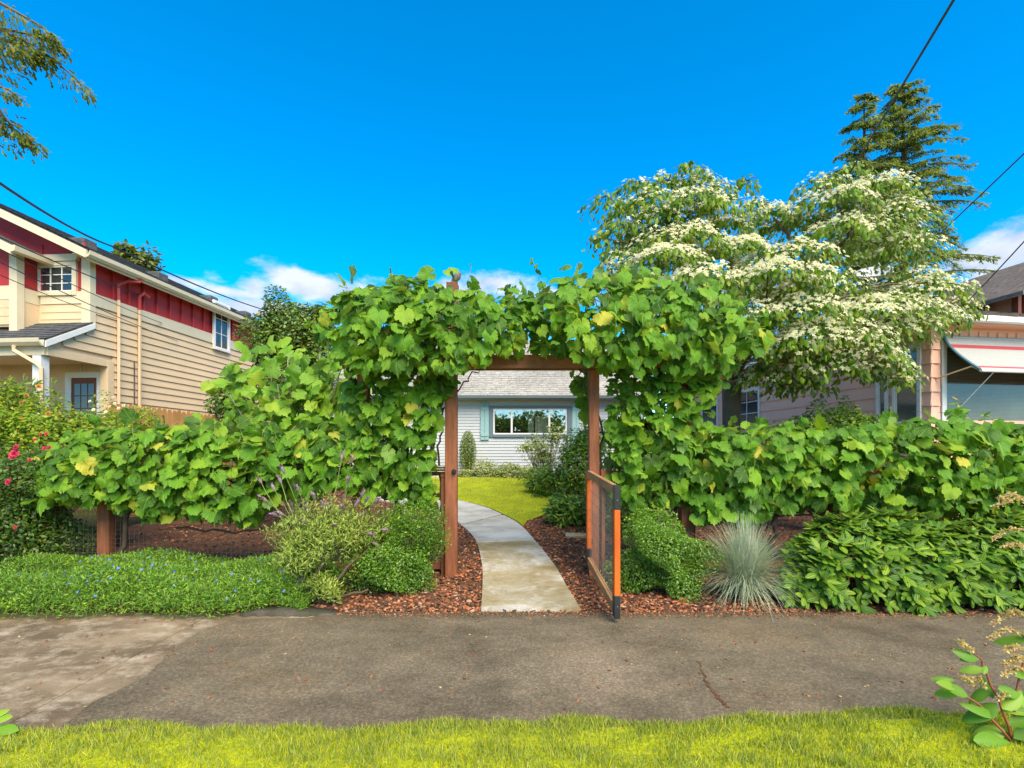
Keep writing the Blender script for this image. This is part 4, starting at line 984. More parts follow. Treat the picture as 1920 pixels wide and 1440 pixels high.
def vine(label, base, regions, fringe, canes, nfront=300, ninner=900, seed=1, nextra=420):
    q = random.Random(seed); V = empty('grape_vine', base, label=label, cat='vine', group='grape vines on the fence and arbor')
    area = [abs(sum(p[i][0]*p[(i+1) % len(p)][1]-p[(i+1) % len(p)][0]*p[i][1] for i in range(len(p))))/2*w_ for p, *_ , w_ in regions]; tot = sum(area)
    fr, inn = [], []
    nfr = nfront+nextra
    nf_top = sum(f[4] for f in fringe)
    for (poly, Yc, dep, w_), a in zip(regions, area):
        fr.append(leaf_set(poly, max(1, int((nfr-nf_top)*a/tot)), Yc, dep, True)); inn.append(leaf_set(poly, int(ninner*a/tot), Yc, dep, False))
    # young upright leaves along the top edge
    sh = MB()
    for (x0, x1, topf, hgt_px, cnt, Yc) in fringe:
        px = rng.uniform(x0, x1, cnt); py = np.array([topf(x) for x in px])-rng.uniform(-.35, 1, cnt)*hgt_px; Y = Yc+rng.uniform(-.45, .45, cnt)
        pos = np.column_stack([(px-CX)/F*Y, Y, EYE+(HZ-py)/F*Y]); nor = nrm(np.column_stack([rng.normal(0, .6, cnt), rng.normal(-.3, .8, cnt), rng.normal(.35, .5, cnt)]))
        tip = np.column_stack([rng.normal(0, .8, cnt), rng.normal(0, .3, cnt), rng.normal(-.1, .7, cnt)]); fr.append((pos, nor, tip, rng.uniform(.09, .20, cnt)))
        for i in range(cnt):
            if i % 2 == 0:
                p = Vector(pos[i]); sh.tube(wiggle(p+Vector((q.uniform(-.12,.12), q.uniform(-.05,.1), -.34)), p, 4, .015, q), [.0035,.0032,.003,.0025,.002], 4)
    A = [np.concatenate(z) for z in zip(*fr)]
    order = rng.permutation(len(A[0])); order = order[np.argsort(-(A[3]-.08*A[0][:, 1])[order]+rng.uniform(0, .03, len(order)))]; k0, k1 = order[:300], order[300:]
    scatter_objs('leaf', hi_m, *[z[k0] for z in A], V)
    for i in range(3): scatter('more_leaves', hi_t[i], *[z[k1[i::3]] for z in A], VINE, V, kind='stuff')
    B = [np.concatenate(z) for z in zip(*inn)]; k = len(B[0])//4
    cols = [np.arange(len(B[0])) % 4 == i for i in range(4)]
    for i in range(4):
        scatter('inner_leaves', lo_t[i], *[z[cols[i]] for z in B], VINE, V, kind='stuff')
    # petioles of the front leaves
    pt = MB(); P_, N_, T_, S_ = A
    for i in range(0, len(P_), 2):
        p = Vector(P_[i]); e = p+Vector((q.uniform(-.05,.05), .10+q.uniform(0,.08), q.uniform(-.02,.10))); pt.tube([p, p.lerp(e, .5)+Vector((0,0,.015)), e], .0022, 3, False)
    pt.build('petioles', GREENSTEM, V, kind='stuff')
    if sh.v: sh.build('shoots', GREENSTEM, V, kind='stuff')
    for c in canes:
        pts = []
        for (a, b) in zip(c[:-1], c[1:]):
            w_ = wiggle(P(*a[:3]), P(*b[:3]), 6, .035, q); pts += w_ if not pts else w_[1:]
        r0, r1 = c[0][3], c[-1][3]; mb = MB(); mb.tube(pts, [r0+(r1-r0)*i/(len(pts)-1) for i in range(len(pts))], 6); mb.build('cane', BARK, V, smooth=True)
    tw = MB()                                               # tangle of thin old shoots inside
    for (poly, Yc, dep, w_), a in zip(regions, area):
        n_ = int(90*a/tot); s = sample_poly(poly, n_*2)
        for i in range(n_):
            a_, b_ = s[2*i], s[2*i+1]; b_ = a_+(b_-a_)*min(1, 120/np.linalg.norm(b_-a_)); ya, yb = Yc+q.uniform(-.5,.6)*dep, Yc+q.uniform(-.5,.6)*dep
            tw.tube(wiggle(P(a_[0], a_[1], ya), P(b_[0], b_[1], yb), 5, .05, q), [.006,.006,.005,.004,.004,.003], 4, False)
    tw.build('twigs', BARK, V, kind='stuff')
    return V
def interp(pts): 
    xs_ = [p[0] for p in pts]; ys_ = [p[1] for p in pts]; return lambda x: float(np.interp(x, xs_, ys_))
topA = [(45,872),(75,850),(110,828),(200,810),(300,806),(400,808),(480,818),(560,815),(640,815),(690,835)]
polyA = topA + [(690,925),(640,922),(590,925),(540,935),(505,955),(480,985),(440,985),(400,975),(330,970),(270,978),(230,960),(205,950),(150,945),(90,945),(55,950)]
vine('broad-leaved green grape vine covering the fence left of the arbor', (XP(210, 6.1), 6.1, 0), [(polyA, 6.1, .50, 1.0)], [(120, 640, interp(topA), 22, 26, 6.0)],
     [[(225,1050,6.08,.03),(240,960,6.05,.026),(330,930,6.05,.02),(520,905,6.05,.014)], [(600,1040,6.1,.03),(640,960,6.1,.025),(560,920,6.05,.018),(400,900,6.05,.012)], [(330,990,6.1,.014),(440,1000,6.05,.012),(540,985,6.05,.01)]], 300, 800, 1)
topB = [(592,610),(615,575),(650,552),(690,545),(740,535),(775,525),(820,535),(865,540),(905,562),(950,566),(985,558)]
polyB = topB + [(985,662),(930,670),(880,690),(850,705),(800,700),(720,700),(660,690),(620,660),(598,640)]
polyC = [(655,690),(720,695),(800,695),(845,700),(848,735),(835,765),(815,800),(812,880),(815,930),(810,955),(795,960),(760,940),(700,935),(660,930),(670,870),(655,800),(648,740)]
vine('grape vine climbing the arbor post by the plaque and over the beam', (XP(770, 6.2), 6.2, 0), [(polyB, 6.1, .75, 1.0), (polyC, 6.12, .38, .85)], [(600, 985, interp(topB), 30, 30, 6.1)],
     [[(800,1040,6.2,.035),(815,980,6.2,.032),(770,920,6.2,.028),(815,820,6.2,.024),(830,720,6.15,.02),(760,650,6.1,.014)], [(770,1030,6.22,.03),(740,930,6.2,.024),(790,800,6.2,.018),(700,690,6.1,.012)], [(826,960,6.15,.016),(822,850,6.13,.014),(828,780,6.1,.012),(870,715,6.05,.010),(905,690,6.05,.007)]], 300, 800, 2)
topD = [(985,558),(1020,548),(1050,528),(1095,522),(1140,535),(1200,525),(1260,545),(1320,545),(1370,560),(1415,595),(1440,630)]
polyD = topD + [(1432,660),(1390,675),(1340,695),(1280,700),(1200,700),(1130,695),(1085,680),(1040,664),(985,662)]
polyE = [(1142,700),(1200,695),(1290,695),(1350,690),(1400,675),(1345,735),(1335,790),(1330,860),(1310,950),(1260,945),(1215,960),(1170,950),(1146,925),(1142,850),(1142,780)]
polyE2 = [(1072,695),(1106,695),(1104,790),(1085,770)]
vine('grape vine climbing the arbor post by the gate and over the beam', (XP(1210, 6.2), 6.2, 0), [(polyD, 6.1, .75, 1.0), (polyE, 6.12, .40, .9), (polyE2, 6.5, .12, 1.0)], [(985, 1430, interp(topD), 30, 32, 6.1)],
     [[(1225,1030,6.2,.035),(1215,960,6.2,.03),(1250,880,6.2,.027),(1210,800,6.2,.022),(1240,700,6.15,.018),(1300,640,6.1,.012)], [(1235,1020,6.22,.028),(1290,900,6.2,.022),(1280,760,6.2,.018),(1200,690,6.1,.012)], [(1130,900,6.2,.014),(1128,800,6.15,.012),(1095,720,6.1,.010),(1085,690,6.1,.008)]], 300, 850, 3)
tips_sky = [((872,566),(884,498),6.0),((1036,540),(996,484),6.05),((742,528),(733,503),6.1),((1180,522),(1170,505),6.0),((612,590),(566,601),6.0),((1420,590),(1442,578),5.9),((955,585),(948,560),6.1),((300,800),(290,785),5.9)]
tv = [o for o in bpy.data.objects if o.name.startswith('grape_vine')]
q = random.Random(88)
for (a, b, Y) in tips_sky:                                  # long young shoots with a few small leaves and tendrils
    host = min(tv, key=lambda o: abs(o.location.x-XP(a[0], Y))); w_ = wiggle(P(a[0], a[1]+25, Y), P(b[0], b[1], Y), 6, .02, q); mb = MB(); mb.tube(w_, [.005,.0045,.004,.0035,.003,.0025,.0015], 4); mb.build('shoot', GREENSTEM, host)
    m = 5; f = np.array([.45,.62,.78,.92,1.0]); pts = np.array([tuple(w_[0].lerp(w_[-1], t_)) for t_ in f]); scatter('shoot_leaves', hi_t[2], pts, rng.normal(0,.5,(m,3))+[0,-.8,.2], rng.normal(0,.8,(m,3))+[0,0,-.3], np.array([.10,.08,.06,.045,.03]), VINE, host, kind='stuff')
topF = [(1288,800),(1340,808),(1400,800),(1450,806),(1500,805),(1560,812),(1620,802),(1680,795),(1740,790),(1800,795),(1860,802),(1960,805),(2090,812)]
polyF = topF + [(2090,960),(1960,965),(1860,965),(1800,968),(1720,958),(1640,966),(1550,952),(1470,955),(1420,975),(1360,978),(1300,978)]
vine('broad-leaved green grape vine covering the fence right of the gate', (XP(1600, 6.1), 6.1, 0), [(polyF, 6.1, .52, 1.0)], [(1340, 1980, interp(topF), 20, 26, 6.0)],
     [[(1440,1040,6.1,.03),(1460,960,6.1,.026),(1560,920,6.1,.02),(1700,900,6.1,.012)], [(1760,1040,6.1,.03),(1740,960,6.1,.026),(1820,920,6.1,.02),(1900,900,6.1,.012)], [(1300,985,6.1,.014),(1420,970,6.05,.012),(1560,965,6.05,.01)]], 300, 1050, 4, 560)
# ================================================================== shrubs and flowers
def lump(d, seed, amp=.14, k=5):
    q = np.random.default_rng(seed); w_ = q.normal(size=(k, 3))*3.2; ph = q.uniform(0, 6.28, k)
    return 1+amp*np.sin(d@w_.T+ph).sum(1)/math.sqrt(k)*1.3
def blob(c, r, n, seed, shell=.3, amp=.14, zmin=None):
    """points in the outer shell of a lumpy ellipsoid, with outward directions"""
    d = unit(n); rad = lump(d, seed, amp)*(1-shell*rng.uniform(0, 1, n)**1.6)
    p = d*rad[:, None]*np.array(r)+np.array(c); out = nrm(d/np.array(r))
    if zmin is not None: k = p[:, 2] > zmin; p, out = p[k], out[k]
    return p, out
def leafy(parent, name, tm, mat, c, r, n, seed, s0, s1, up=.5, jit=.7, shell=.3, amp=.14, zmin=None, droop=0.0, kind='stuff', aim='out'):
    p, o = blob(c, r, n, seed, shell, amp, zmin); m = len(p)
    tip = o+rng.normal(0, jit, (m, 3))+np.array([0, 0, up-droop]); nor = o*.6+rng.normal(0, .5, (m, 3))+np.array([0, -.15, .7])
    return scatter(name, tm, p, nor, tip, rng.uniform(s0, s1, m), mat, parent, kind)
def stems(parent, base, c, r, n, rad, mat, seed, name='stems'):
    q = random.Random(seed); mb = MB()
    for i in range(n):
        d = Vector((q.gauss(0,1), q.gauss(0,1), q.gauss(.5,1))).normalized(); e = Vector(c)+Vector((d.x*r[0], d.y*r[1], d.z*r[2]))*.85
        b = Vector(base)+Vector((q.uniform(-.05,.05), q.uniform(-.05,.05), 0)); mb.tube(wiggle(b, e, 5, .04*max(r), q), [rad*(1-.15*k) for k in range(6)], 4, False)
    return mb.build(name, mat, parent, kind='stuff')
t_small = t_diamond(.6, .10); t_nar = t_diamond(.22, .03); t_oval = t_ellip(.55, 4); t_lance = t_ellip(.34, 5, .10, .22); t_obl = t_ellip(.46, 5, .06, .12)
TW = paint('twig_brown', (.10,.07,.045), .9, .3, 14)
BOX = leafmat('boxwood_leaf', [(0, (.035,.11,.010)), (.4, (.075,.20,.016)), (.8, (.14,.30,.025)), (1, (.23,.38,.04))], .35, .2, .5)
def boxwood(px, Y, rx, ry, top, label, seed):
    x = XP(px, Y); c = (x, Y, top*.50); r = (rx, ry, top*.53); e = empty('boxwood', (x, Y, 0), label=label, cat='shrub', group='clipped boxwood shrubs by the gate')
    leafy(e, 'foliage', t_small, BOX, c, r, 23000, seed, .016, .030, .6, .8, .34, .34, .01); leafy(e, 'inner_foliage', t_small, BOX, c, tuple(a*.86 for a in r), 5000, seed, .02, .034, .3, .8, .5, .17, .01)
    stems(e, (x, Y, .0), c, r, 60, .008, TW, seed); return e
boxwood(748, 5.50, .50, .44, .76, 'round dark green boxwood shrub beside the lavender', 11)
boxwood(1245, 5.45, .45, .40, .72, 'round dark green boxwood shrub between the gate and the blue grass', 12)
leafy(bpy.data.objects['boxwood.001'], 'foliage', t_small, BOX, (XP(1225,5.7), 5.7, .62), (.30, .28, .30), 6500, 13, .016, .030, .8, .6, .3, .2)
leafy(bpy.data.objects['boxwood'], 'foliage', t_small, BOX, (XP(770,5.75), 5.75, .66), (.38, .3, .28), 7000, 14, .016, .030, .8, .6, .3, .2)

# lavender
LAV = leafmat('lavender_leaf', [(0, (.13,.22,.045)), (.5, (.24,.34,.08)), (1, (.38,.46,.16))], .6, .25, .2); PUR = leafmat('lavender_flower', [(0, (.20,.07,.22)), (.6, (.36,.15,.38)), (1, (.42,.10,.16))], .6, .25)
bx_ = XP(588, 5.02); LV = empty('lavender_bush', (bx_, 5.02, 0), label='woody lavender bush with narrow grey-green leaves and purple flower heads', cat='shrub')
q = random.Random(31); mb = MB()
limbs = [[(572,1132,5.0),(580,1100,5.05),(605,1060,5.1),(600,1020,5.2)], [(580,1130,5.02),(625,1095,5.05),(660,1055,5.1),(690,1030,5.2)], [(575,1130,5.0),(560,1085,5.1),(535,1050,5.2)], [(585,1128,5.05),(640,1120,5.0),(690,1105,4.95)]]
for l in limbs:
    pts = []
    for a, b in zip(l, l[1:]): pts += wiggle(P(*a), P(*b), 4, .015, q)[(1 if pts else 0):]
    mb.tube(pts, [.022*(1-.6*i/len(pts)) for i in range(len(pts))], 6)
mb.build('trunk', TW, LV, smooth=True)
for c, r, n_, sd_ in (((XP(600,5.2), 5.2, .70), (.50,.40,.30), 5200, 32), ((XP(560,5.1), 5.1, .55), (.25,.3,.24), 2000, 33), ((XP(650,5.15), 5.15, .72), (.36,.32,.28), 2800, 34), ((XP(600,4.95), 4.95, .22), (.16,.14,.10), 1100, 35), ((XP(622,4.92),4.92,.14),(.10,.08,.09),500,36)):
    leafy(LV, 'foliage', t_nar, LAV, c, r, n_, sd_, .03, .065, 1.6, .4, .85, .3, .03)
tw = MB(); fp = []
heads = [(533,887),(527,905),(490,905),(515,918),(560,922),(605,950),(617,953),(637,955),(530,965),(519,967),(577,957),(665,950),(678,930),(703,942),(645,975),(672,968),(690,1000),(625,985),(640,978),(550,1015),(573,980),(716,993),(685,940),(652,905),(640,862),(659,866),(500,940),(590,935),(700,1018)]
for i, (hx, hy) in enumerate(heads):
    Yh = 5.0+q.uniform(-.15,.25); e = P(hx, hy, Yh); b = Vector((bx_+(e.x-bx_)*.55+q.uniform(-.05,.05), 5.15, .72)); w_ = wiggle(b, e, 5, .015, q); tw.tube(w_, .003, 4, False)
    for k in range(10): f = q.uniform(.1,.95); fp.append((tuple(b.lerp(e, f)), ))
    dv = (e-b).normalized(); hm = MB(); hm.tube([e-dv*.01, e+dv*.01, e+dv*.030, e+dv*.055, e+dv*.068], [.006,.014,.016,.013,.004], 7)
    for k in range(9):
        an = q.uniform(0, 6.28); s_ = Vector((math.cos(an), math.sin(an), 0)); p0 = e+dv*q.uniform(.0,.065); tipp = p0+s_*.030+dv*q.uniform(.01,.05); sd_ = s_.cross(dv).normalized()*.010; hm.add([p0, p0.lerp(tipp,.5)+sd_, tipp, p0.lerp(tipp,.5)-sd_], [(0,1,2,3)])
    hm.build('flower_head', PUR, LV)
tw.build('flower_stalks', LAV, LV, kind='stuff')
pp = np.array([f[0] for f in fp]); scatter('stalk_leaves', t_nar, pp, unit(len(pp)), rng.normal(0,.5,(len(pp),3))+[0,0,1.0], rng.uniform(.02,.04,len(pp)), LAV, LV, kind='stuff')

# blue-flowered ground cover spilling over the edging
GC = leafmat('groundcover_leaf', [(0, (.040,.12,.012)), (.4, (.095,.23,.020)), (.8, (.17,.35,.035)), (1, (.28,.43,.06))], .5, .25); BL = leafmat('blue_petal', [(0, (.07,.14,.55)), (1, (.16,.30,.75))], .6, .2)
n = 60000; x = rng.uniform(-5.4, -1.93, n); front = 4.58+.14*np.clip((x+2.9)/.7, 0, 1)+.05*np.sin(x*5)-.10*np.clip((-4.1-x)/.6, 0, 1)
y = front+(6.0-front)*rng.uniform(0, 1, n)**1.15; d_ = np.clip((y-front)/.25, 0, 1); e_ = np.clip((-1.93-x)/.25, 0, 1)
lumps = .5+.5*np.sin(x*3.1+1.3*np.sin(y*4))*np.sin(y*3.7+x*1.2); H = (.07+.22*np.sqrt(d_))*(.7+.45*lumps)*(.35+.65*e_)
z = np.where(rng.uniform(0,1,n) < .25, rng.uniform(.1,1,n)*H, H*rng.uniform(.8, 1.12, n)); z = np.maximum(z, .008)
gc = scatter('ground_cover', t_nar, np.column_stack([x,y,z]), rng.normal(0,.5,(n,3))+[0,-.3,.6], rng.normal(0,.65,(n,3))+[0,-.25*1,.75], rng.uniform(.028,.058,n), GC)
tag(gc, kind='stuff')
fm = Tmpl([(0,0,0)]+[(math.cos(a)*r_, math.sin(a)*r_, .02) for a, r_ in [(k*math.pi/5, .5 if k % 2 == 0 else .22) for k in range(10)]], [(0, 1+k, 1+(k+1) % 10) for k in range(10)])
bm_ = fm.one('blue_flower', BL); qf = random.Random(8)
FLW = empty('blue_flowers', (-3.5, 5.2, .2), label='small bright blue flowers dotted over the low ground cover', cat='flowers')
ii = rng.permutation(np.where((z > H*.97) & (d_ > .2))[0])[:95]; pf = np.column_stack([x, y, z])[ii]+[0,-.012,.012]
scatter_objs('blue_flower', [bm_], pf, rng.normal(0,.25,(len(pf),3))+[0,-.75,.6], unit(len(pf)), rng.uniform(.026,.044,len(pf)), FLW)

# blue oat grass tuft
OAT = leafmat('blue_grass_blade', [(0, (.27,.34,.24)), (.5, (.42,.49,.37)), (.9, (.56,.60,.48)), (1, (.50,.42,.25))], .5, .12, .3); bxx, byy = XP(1397, 5.2), 5.2
OG = empty('blue_oat_grass', (bxx, byy, 0), label='spiky silver-blue ornamental grass tuft', cat='grass'); n = 2300
an = rng.uniform(0, 2*math.pi, n); lean = np.abs(rng.normal(.62, .45, n)); lean = np.clip(lean, .02, 1.45); Ln = rng.uniform(.46, .78, n)*(1-.12*lean)
V = []; segs = 4; w0 = .0033
u = np.linspace(0, 1, segs+1)
dirh = np.column_stack([np.cos(an), np.sin(an), np.zeros(n)]); sidev = np.column_stack([-np.sin(an), np.cos(an), np.zeros(n)])
b0 = np.column_stack([bxx+rng.normal(0,.045,n), byy+rng.normal(0,.045,n), rng.uniform(.05,.16,n)])
rows_ = []
for k in range(segs+1):
    th_ = lean*(.55+.75*u[k]); cen = b0+dirh*(np.sin(th_)*u[k]*Ln)[:, None]+np.array([0,0,1])*(np.cos(th_)*u[k]*Ln)[:, None]; hw_ = w0*(1-.85*u[k])
    rows_ += [cen-sidev*hw_, cen+sidev*hw_]
V = np.stack(rows_, 1); V[:, :, 2] = np.maximum(V[:, :, 2], .012); nv = V.shape[1]
fl_ = np.array([i for k in range(segs) for i in (2*k, 2*k+1, 2*k+3, 2*k+2)]); flat = (fl_[None]+(np.arange(n)*nv)[:, None]).ravel(); st = np.arange(n*segs)*4
me = mesh_np('blades', V.reshape(-1,3)-np.array([bxx,byy,0]), flat, st, None, None, OAT); o = bpy.data.objects.new('blades', me); COL.objects.link(o); o.parent = OG; o['kind'] = 'stuff'
mb = MB(); mb.tube([(bxx,byy,0),(bxx,byy,.10),(bxx,byy,.2)], [.085,.07,.04], 10); mb.build('crown', paint('straw', (.20,.13,.06), .9, .3, 20), OG)

# broad-veined evergreen shrub along the walk on the right
VIB = leafmat('veined_leaf', [(0, (.045,.12,.015)), (.35, (.080,.20,.020)), (.7, (.150,.29,.024)), (1, (.24,.38,.040))], .42, .22, .3, 'long'); ORG = leafmat('bud_orange', [(0, (.30,.10,.03)), (1, (.45,.18,.05))], .6, .1)
VB = empty('evergreen_shrub', (XP(1700,5.2), 5.2, 0), label='low evergreen shrub of glossy deeply veined oval leaves beside the sidewalk', cat='shrub')
q = random.Random(41); P_, N_, T_, S_, fr_k = [], [], [], [], []
cen = []
for k in range(600):
    px = q.uniform(1478, 2070); e = min(1, (px-1470)/70); Yc = 5.25; a = (q.uniform(-.2, 1.0) if k < 330 else q.uniform(.25, .95))*math.pi*.62   # position round the mound's section
    ht = (.80+.05*math.sin(px*.02))*(.55+.45*e); yy = Yc-.55*math.cos(a*.9)*(.6+.4*e)*q.uniform(.75,1); zz = max(.06, ht*(.12+.88*max(0, math.sin(max(0,a)*.85+.05)))*q.uniform(.85,1.05)) if a > 0 else q.uniform(.05,.25)
    x_ = (px-CX)/F*yy; o_ = Vector((q.uniform(-.35,.35)-(1-e)*.9, -math.cos(a), max(.15, math.sin(max(a,0)))+.35)).normalized(); cen.append((x_, yy, zz, o_))
for (x_, yy, zz, o_) in cen:
    t1 = o_.cross(Vector((0,0,1))).normalized(); t2 = o_.cross(t1); nl = q.randint(5, 8); ph = q.uniform(0,6)
    for i in range(nl):
        an_ = ph+6.28*i/nl+q.uniform(-.2,.2); rd = t1*math.cos(an_)+t2*math.sin(an_); tilt = q.uniform(.15,.75); tp_ = (rd+o_*tilt+Vector((0,0,-.12))).normalized(); nr_ = (o_*1.0-rd*tilt+Vector((q.uniform(-.2,.2),)*3)).normalized()
        P_.append((x_,yy,zz)); N_.append(tuple(nr_)); T_.append(tuple(tp_)); S_.append(q.uniform(.095,.16)); fr_k.append(yy-.25*zz+q.uniform(0,.25)+(1.0 if (x_/yy*F+CX) > 1925 else 0))
P_, N_, T_, S_, fr_k = map(np.array, (P_, N_, T_, S_, fr_k)); od = np.argsort(fr_k); a_, b_ = od[:300], od[300:]
vt = [t_ellip(.40, 6, .10, .15), t_ellip(.36, 6, .05, .30), t_ellip(.43, 6, .12, .05)]
scatter_objs('leaf', [t.one('veined_leaf', VIB) for t in vt], P_[a_], N_[a_], T_[a_], S_[a_], VB)
scatter('more_leaves', vt[0], P_[b_], N_[b_], T_[b_], S_[b_], VIB, VB, kind='stuff')
cc = np.array([c[:3] for c in cen])[::3]; m = len(cc)*14; pp = np.repeat(cc, 14, 0)+rng.normal(0,.012,(m,3)); scatter('buds', t_small, pp, unit(m), rng.normal(0,.5,(m,3))+[0,-.4,.7], rng.uniform(.008,.016,m), ORG, VB, kind='stuff')
mb = MB()
for (x_, yy, zz, o_) in cen[::2]: mb.tube(wiggle((x_+q.uniform(-.15,.15), 5.3+q.uniform(-.15,.2), .02), (x_,yy,zz), 4, .02, q), [.007,.006,.005,.005,.004], 4, False)
mb.build('stems', TW, VB, kind='stuff')

# rose bush at the fence end
ROS = leafmat('rose_leaf', [(0, (.025,.070,.012)), (.5, (.055,.125,.018)), (.9, (.10,.19,.025)), (1, (.18,.10,.03))], .4, .2); PET = leafmat('rose_petal_red', [(0, (.45,.010,.045)), (.6, (.62,.02,.08)), (1, (.70,.06,.14))], .5, .2); PETW = leafmat('rose_petal_white', [(0, (.70,.66,.50)), (1, (.80,.76,.68))], .5, .25)
def rosebloom(parent, p, s, mat, seed, name='rose_bloom'):
    q = random.Random(seed); mb = MB(); p = Vector(p); ax = Vector((q.uniform(-.4,.4), -1, .5)).normalized(); t1 = ax.cross(Vector((0,0,1))).normalized(); t2 = ax.cross(t1)
    for ring, (n_, r_, h_) in enumerate(((4,.25,.35),(5,.5,.25),(7,.85,.10),(8,1.05,-.05))):
        for i in range(n_):
            a = 6.28*(i+.5*ring)/n_+q.uniform(-.15,.15); rd = t1*math.cos(a)+t2*math.sin(a); tg = t1*-math.sin(a)+t2*math.cos(a); b = p-ax*.1*s
            m0 = b+rd*s*r_*.55+ax*s*h_; w_ = tg*s*.36; tp_ = b+rd*s*r_+ax*s*(h_+.18-ring*.05); mb.add([b, m0-w_, tp_-w_*.6, tp_+w_*.6, m0+w_], [(0,1,2,3,4)])
    return mb.build(name, mat, parent)
RB = empty('rose_bush', (XP(20,6.0), 6.0, 0), label='dark leaved rose bush with red blooms at the end of the vine fence', cat='shrub')
for c, r, n_, sd_ in (((XP(10,6.0),6.0,.75),(.62,.5,.70),9000,51), ((XP(70,6.05),6.05,1.15),(.42,.4,.42),4500,52), ((XP(95,6.2),6.2,.45),(.45,.35,.42),4000,53), ((XP(-40,6.0),6.0,1.2),(.5,.4,.45),2500,54)):
    leafy(RB, 'foliage', t_oval, ROS, c, r, n_, sd_, .028, .052, .1, .9, .5, .22, .02)
stems(RB, (XP(30,6.05),6.05,0), (XP(30,6.0),6.0,.8), (.7,.4,.8), 50, .008, TW, 55)
for i, (hx, hy, s) in enumerate(((26,850,.045),(29,838,.036),(22,856,.030),(14,903,.036),(76,814,.018),(86,813,.018),(83,840,.02),(92,839,.022),(55,862,.022),(28,989,.018),(65,824,.016))): rosebloom(RB, P(hx, hy, 5.45), s, PET, i)

# pale yellow-green shrubs behind it, in front of the neighbour's porch
YEL = leafmat('spring_leaf', [(0, (.09,.20,.012)), (.35, (.16,.31,.018)), (.7, (.27,.39,.025)), (.93, (.40,.43,.04)), (1, (.45,.20,.03))], .45, .32); 
def shrub(name, label, cat, base, parts, tm, mat, s0, s1, seed, up=.5, shell=.6, amp=.25, nst=40, group=None, jit=.8, smat=None, stemr=.008):
    e = empty(name, base, label=label, cat=cat, group=group)
    for i, (c, r, n_) in enumerate(parts):
        leafy(e, 'foliage', tm, mat, c, r, n_, seed+i, s0, s1, up, jit, shell, amp, hgt(base[1])+.01); stems(e, base, c, r, nst, stemr, smat or TW, seed+i)
    return e
s1_ = shrub('flowering_shrub', 'yellow-green leafy shrub mass before the tan porch', 'shrub', (XP(70,7.6),7.6,hgt(7.6)), [((XP(40,7.5),7.5,1.6),(.85,.6,.62),8000), ((XP(140,7.8),7.8,1.55),(.75,.6,.55),7000), ((XP(20,7.9),7.9,2.25),(.4,.35,.32),2400), ((XP(-60,7.6),7.6,1.9),(.8,.6,.7),3500), ((XP(105,7.7),7.7,1.74),(.62,.5,.50),5000), ((XP(195,7.9),7.9,1.62),(.5,.45,.48),3600)], t_oval, YEL, .03, .07, 61, .7)
for i, px in enumerate((45, 62, 70, 20, 95)):                # long upright shoots
    q = random.Random(70+i); b = P(px+q.uniform(-15,15), 770, 7.6); e = P(px, 700+q.uniform(-10,25), 7.5); w_ = wiggle(b, e, 6, .02, q); mb = MB(); mb.tube(w_, .006, 4, False); mb.build('shoot', GREENSTEM, s1_)
    m = 26; f = rng.uniform(0,1,m); pts = np.array([tuple(b.lerp(e, t_)) for t_ in f]); scatter('shoot_leaves', t_lance, pts, rng.normal(0,.5,(m,3))+[0,-.4,.6], rng.normal(0,.7,(m,3))+[0,0,.7], rng.uniform(.07,.13,m), YEL, s1_, kind='stuff')
wr = shrub('white_rose_shrub', 'light green rose shrub with small white blooms before the cedar fence', 'shrub', (XP(210,7.3),7.3,hgt(7.3)), [((XP(200,7.3),7.3,1.55),(.42,.35,.58),4200), ((XP(262,7.2),7.2,1.6),(.26,.25,.52),2600)], t_oval, YEL, .025, .06, 65, .6)
for i, (hx, hy) in enumerate(((190,748),(205,762),(215,756),(175,768),(222,765),(198,772),(168,752),(212,745),(232,760))): rosebloom(wr, P(hx, hy, 6.85), .021, PETW, 90+i)
for i, (hx, hy) in enumerate(((72,724),(48,741),(90,775),(40,755))): rosebloom(s1_, P(hx, hy, 6.9), .035, leafmat('orange_petal', [(0,(.55,.20,.03)),(1,(.65,.30,.06))], .5, .2), 120+i, 'orange_bloom')

# garden beds by the pale house
VAR = leafmat('variegated_leaf', [(0, (.10,.19,.05)), (.4, (.22,.31,.10)), (.75, (.42,.45,.20)), (1, (.58,.58,.35))], .5, .2); MID = leafmat('garden_leaf', [(0, (.045,.13,.014)), (.5, (.10,.23,.022)), (.85, (.19,.33,.03)), (1, (.30,.40,.05))], .45, .28)
YG = 16.2; g_ = hgt(YG)
shrub('upright_evergreen', 'narrow upright conical evergreen against the pale clapboard wall', 'shrub', (XP(877,YG),YG,g_), [((XP(877,YG),YG,1.5),(.24,.24,.62),5000)], t_small, leafmat('conifer_leaf', [(0,(.06,.13,.02)),(.6,(.13,.22,.035)),(1,(.24,.30,.06))], .5, .2), .03, .055, 71, 1.4, .5, .12, 12, stemr=.02)
for i, (px, Y, rx, h_) in enumerate(((876,15.9,.28,.26),(908,15.9,.42,.55),(940,15.8,.34,.34),(962,15.7,.42,.48),(990,15.5,.36,.40))):
    shrub('variegated_shrub', ('low cream-edged shrub under the upright evergreen','taller cream-edged shrub below the slate window','small cream-edged shrub in the middle of the house bed','bushy cream-edged shrub right of the middle of the house bed','cream-edged shrub where the house bed meets the green shrubs')[i], 'shrub', (XP(px,Y),Y,hgt(Y)), [((XP(px,Y),Y,hgt(Y)+h_*.45),(rx,.32,h_*.58),1700)], t_oval, VAR, .035, .07, 75+i, .6, .6, .2, 10, 'cream-edged shrubs along the house')
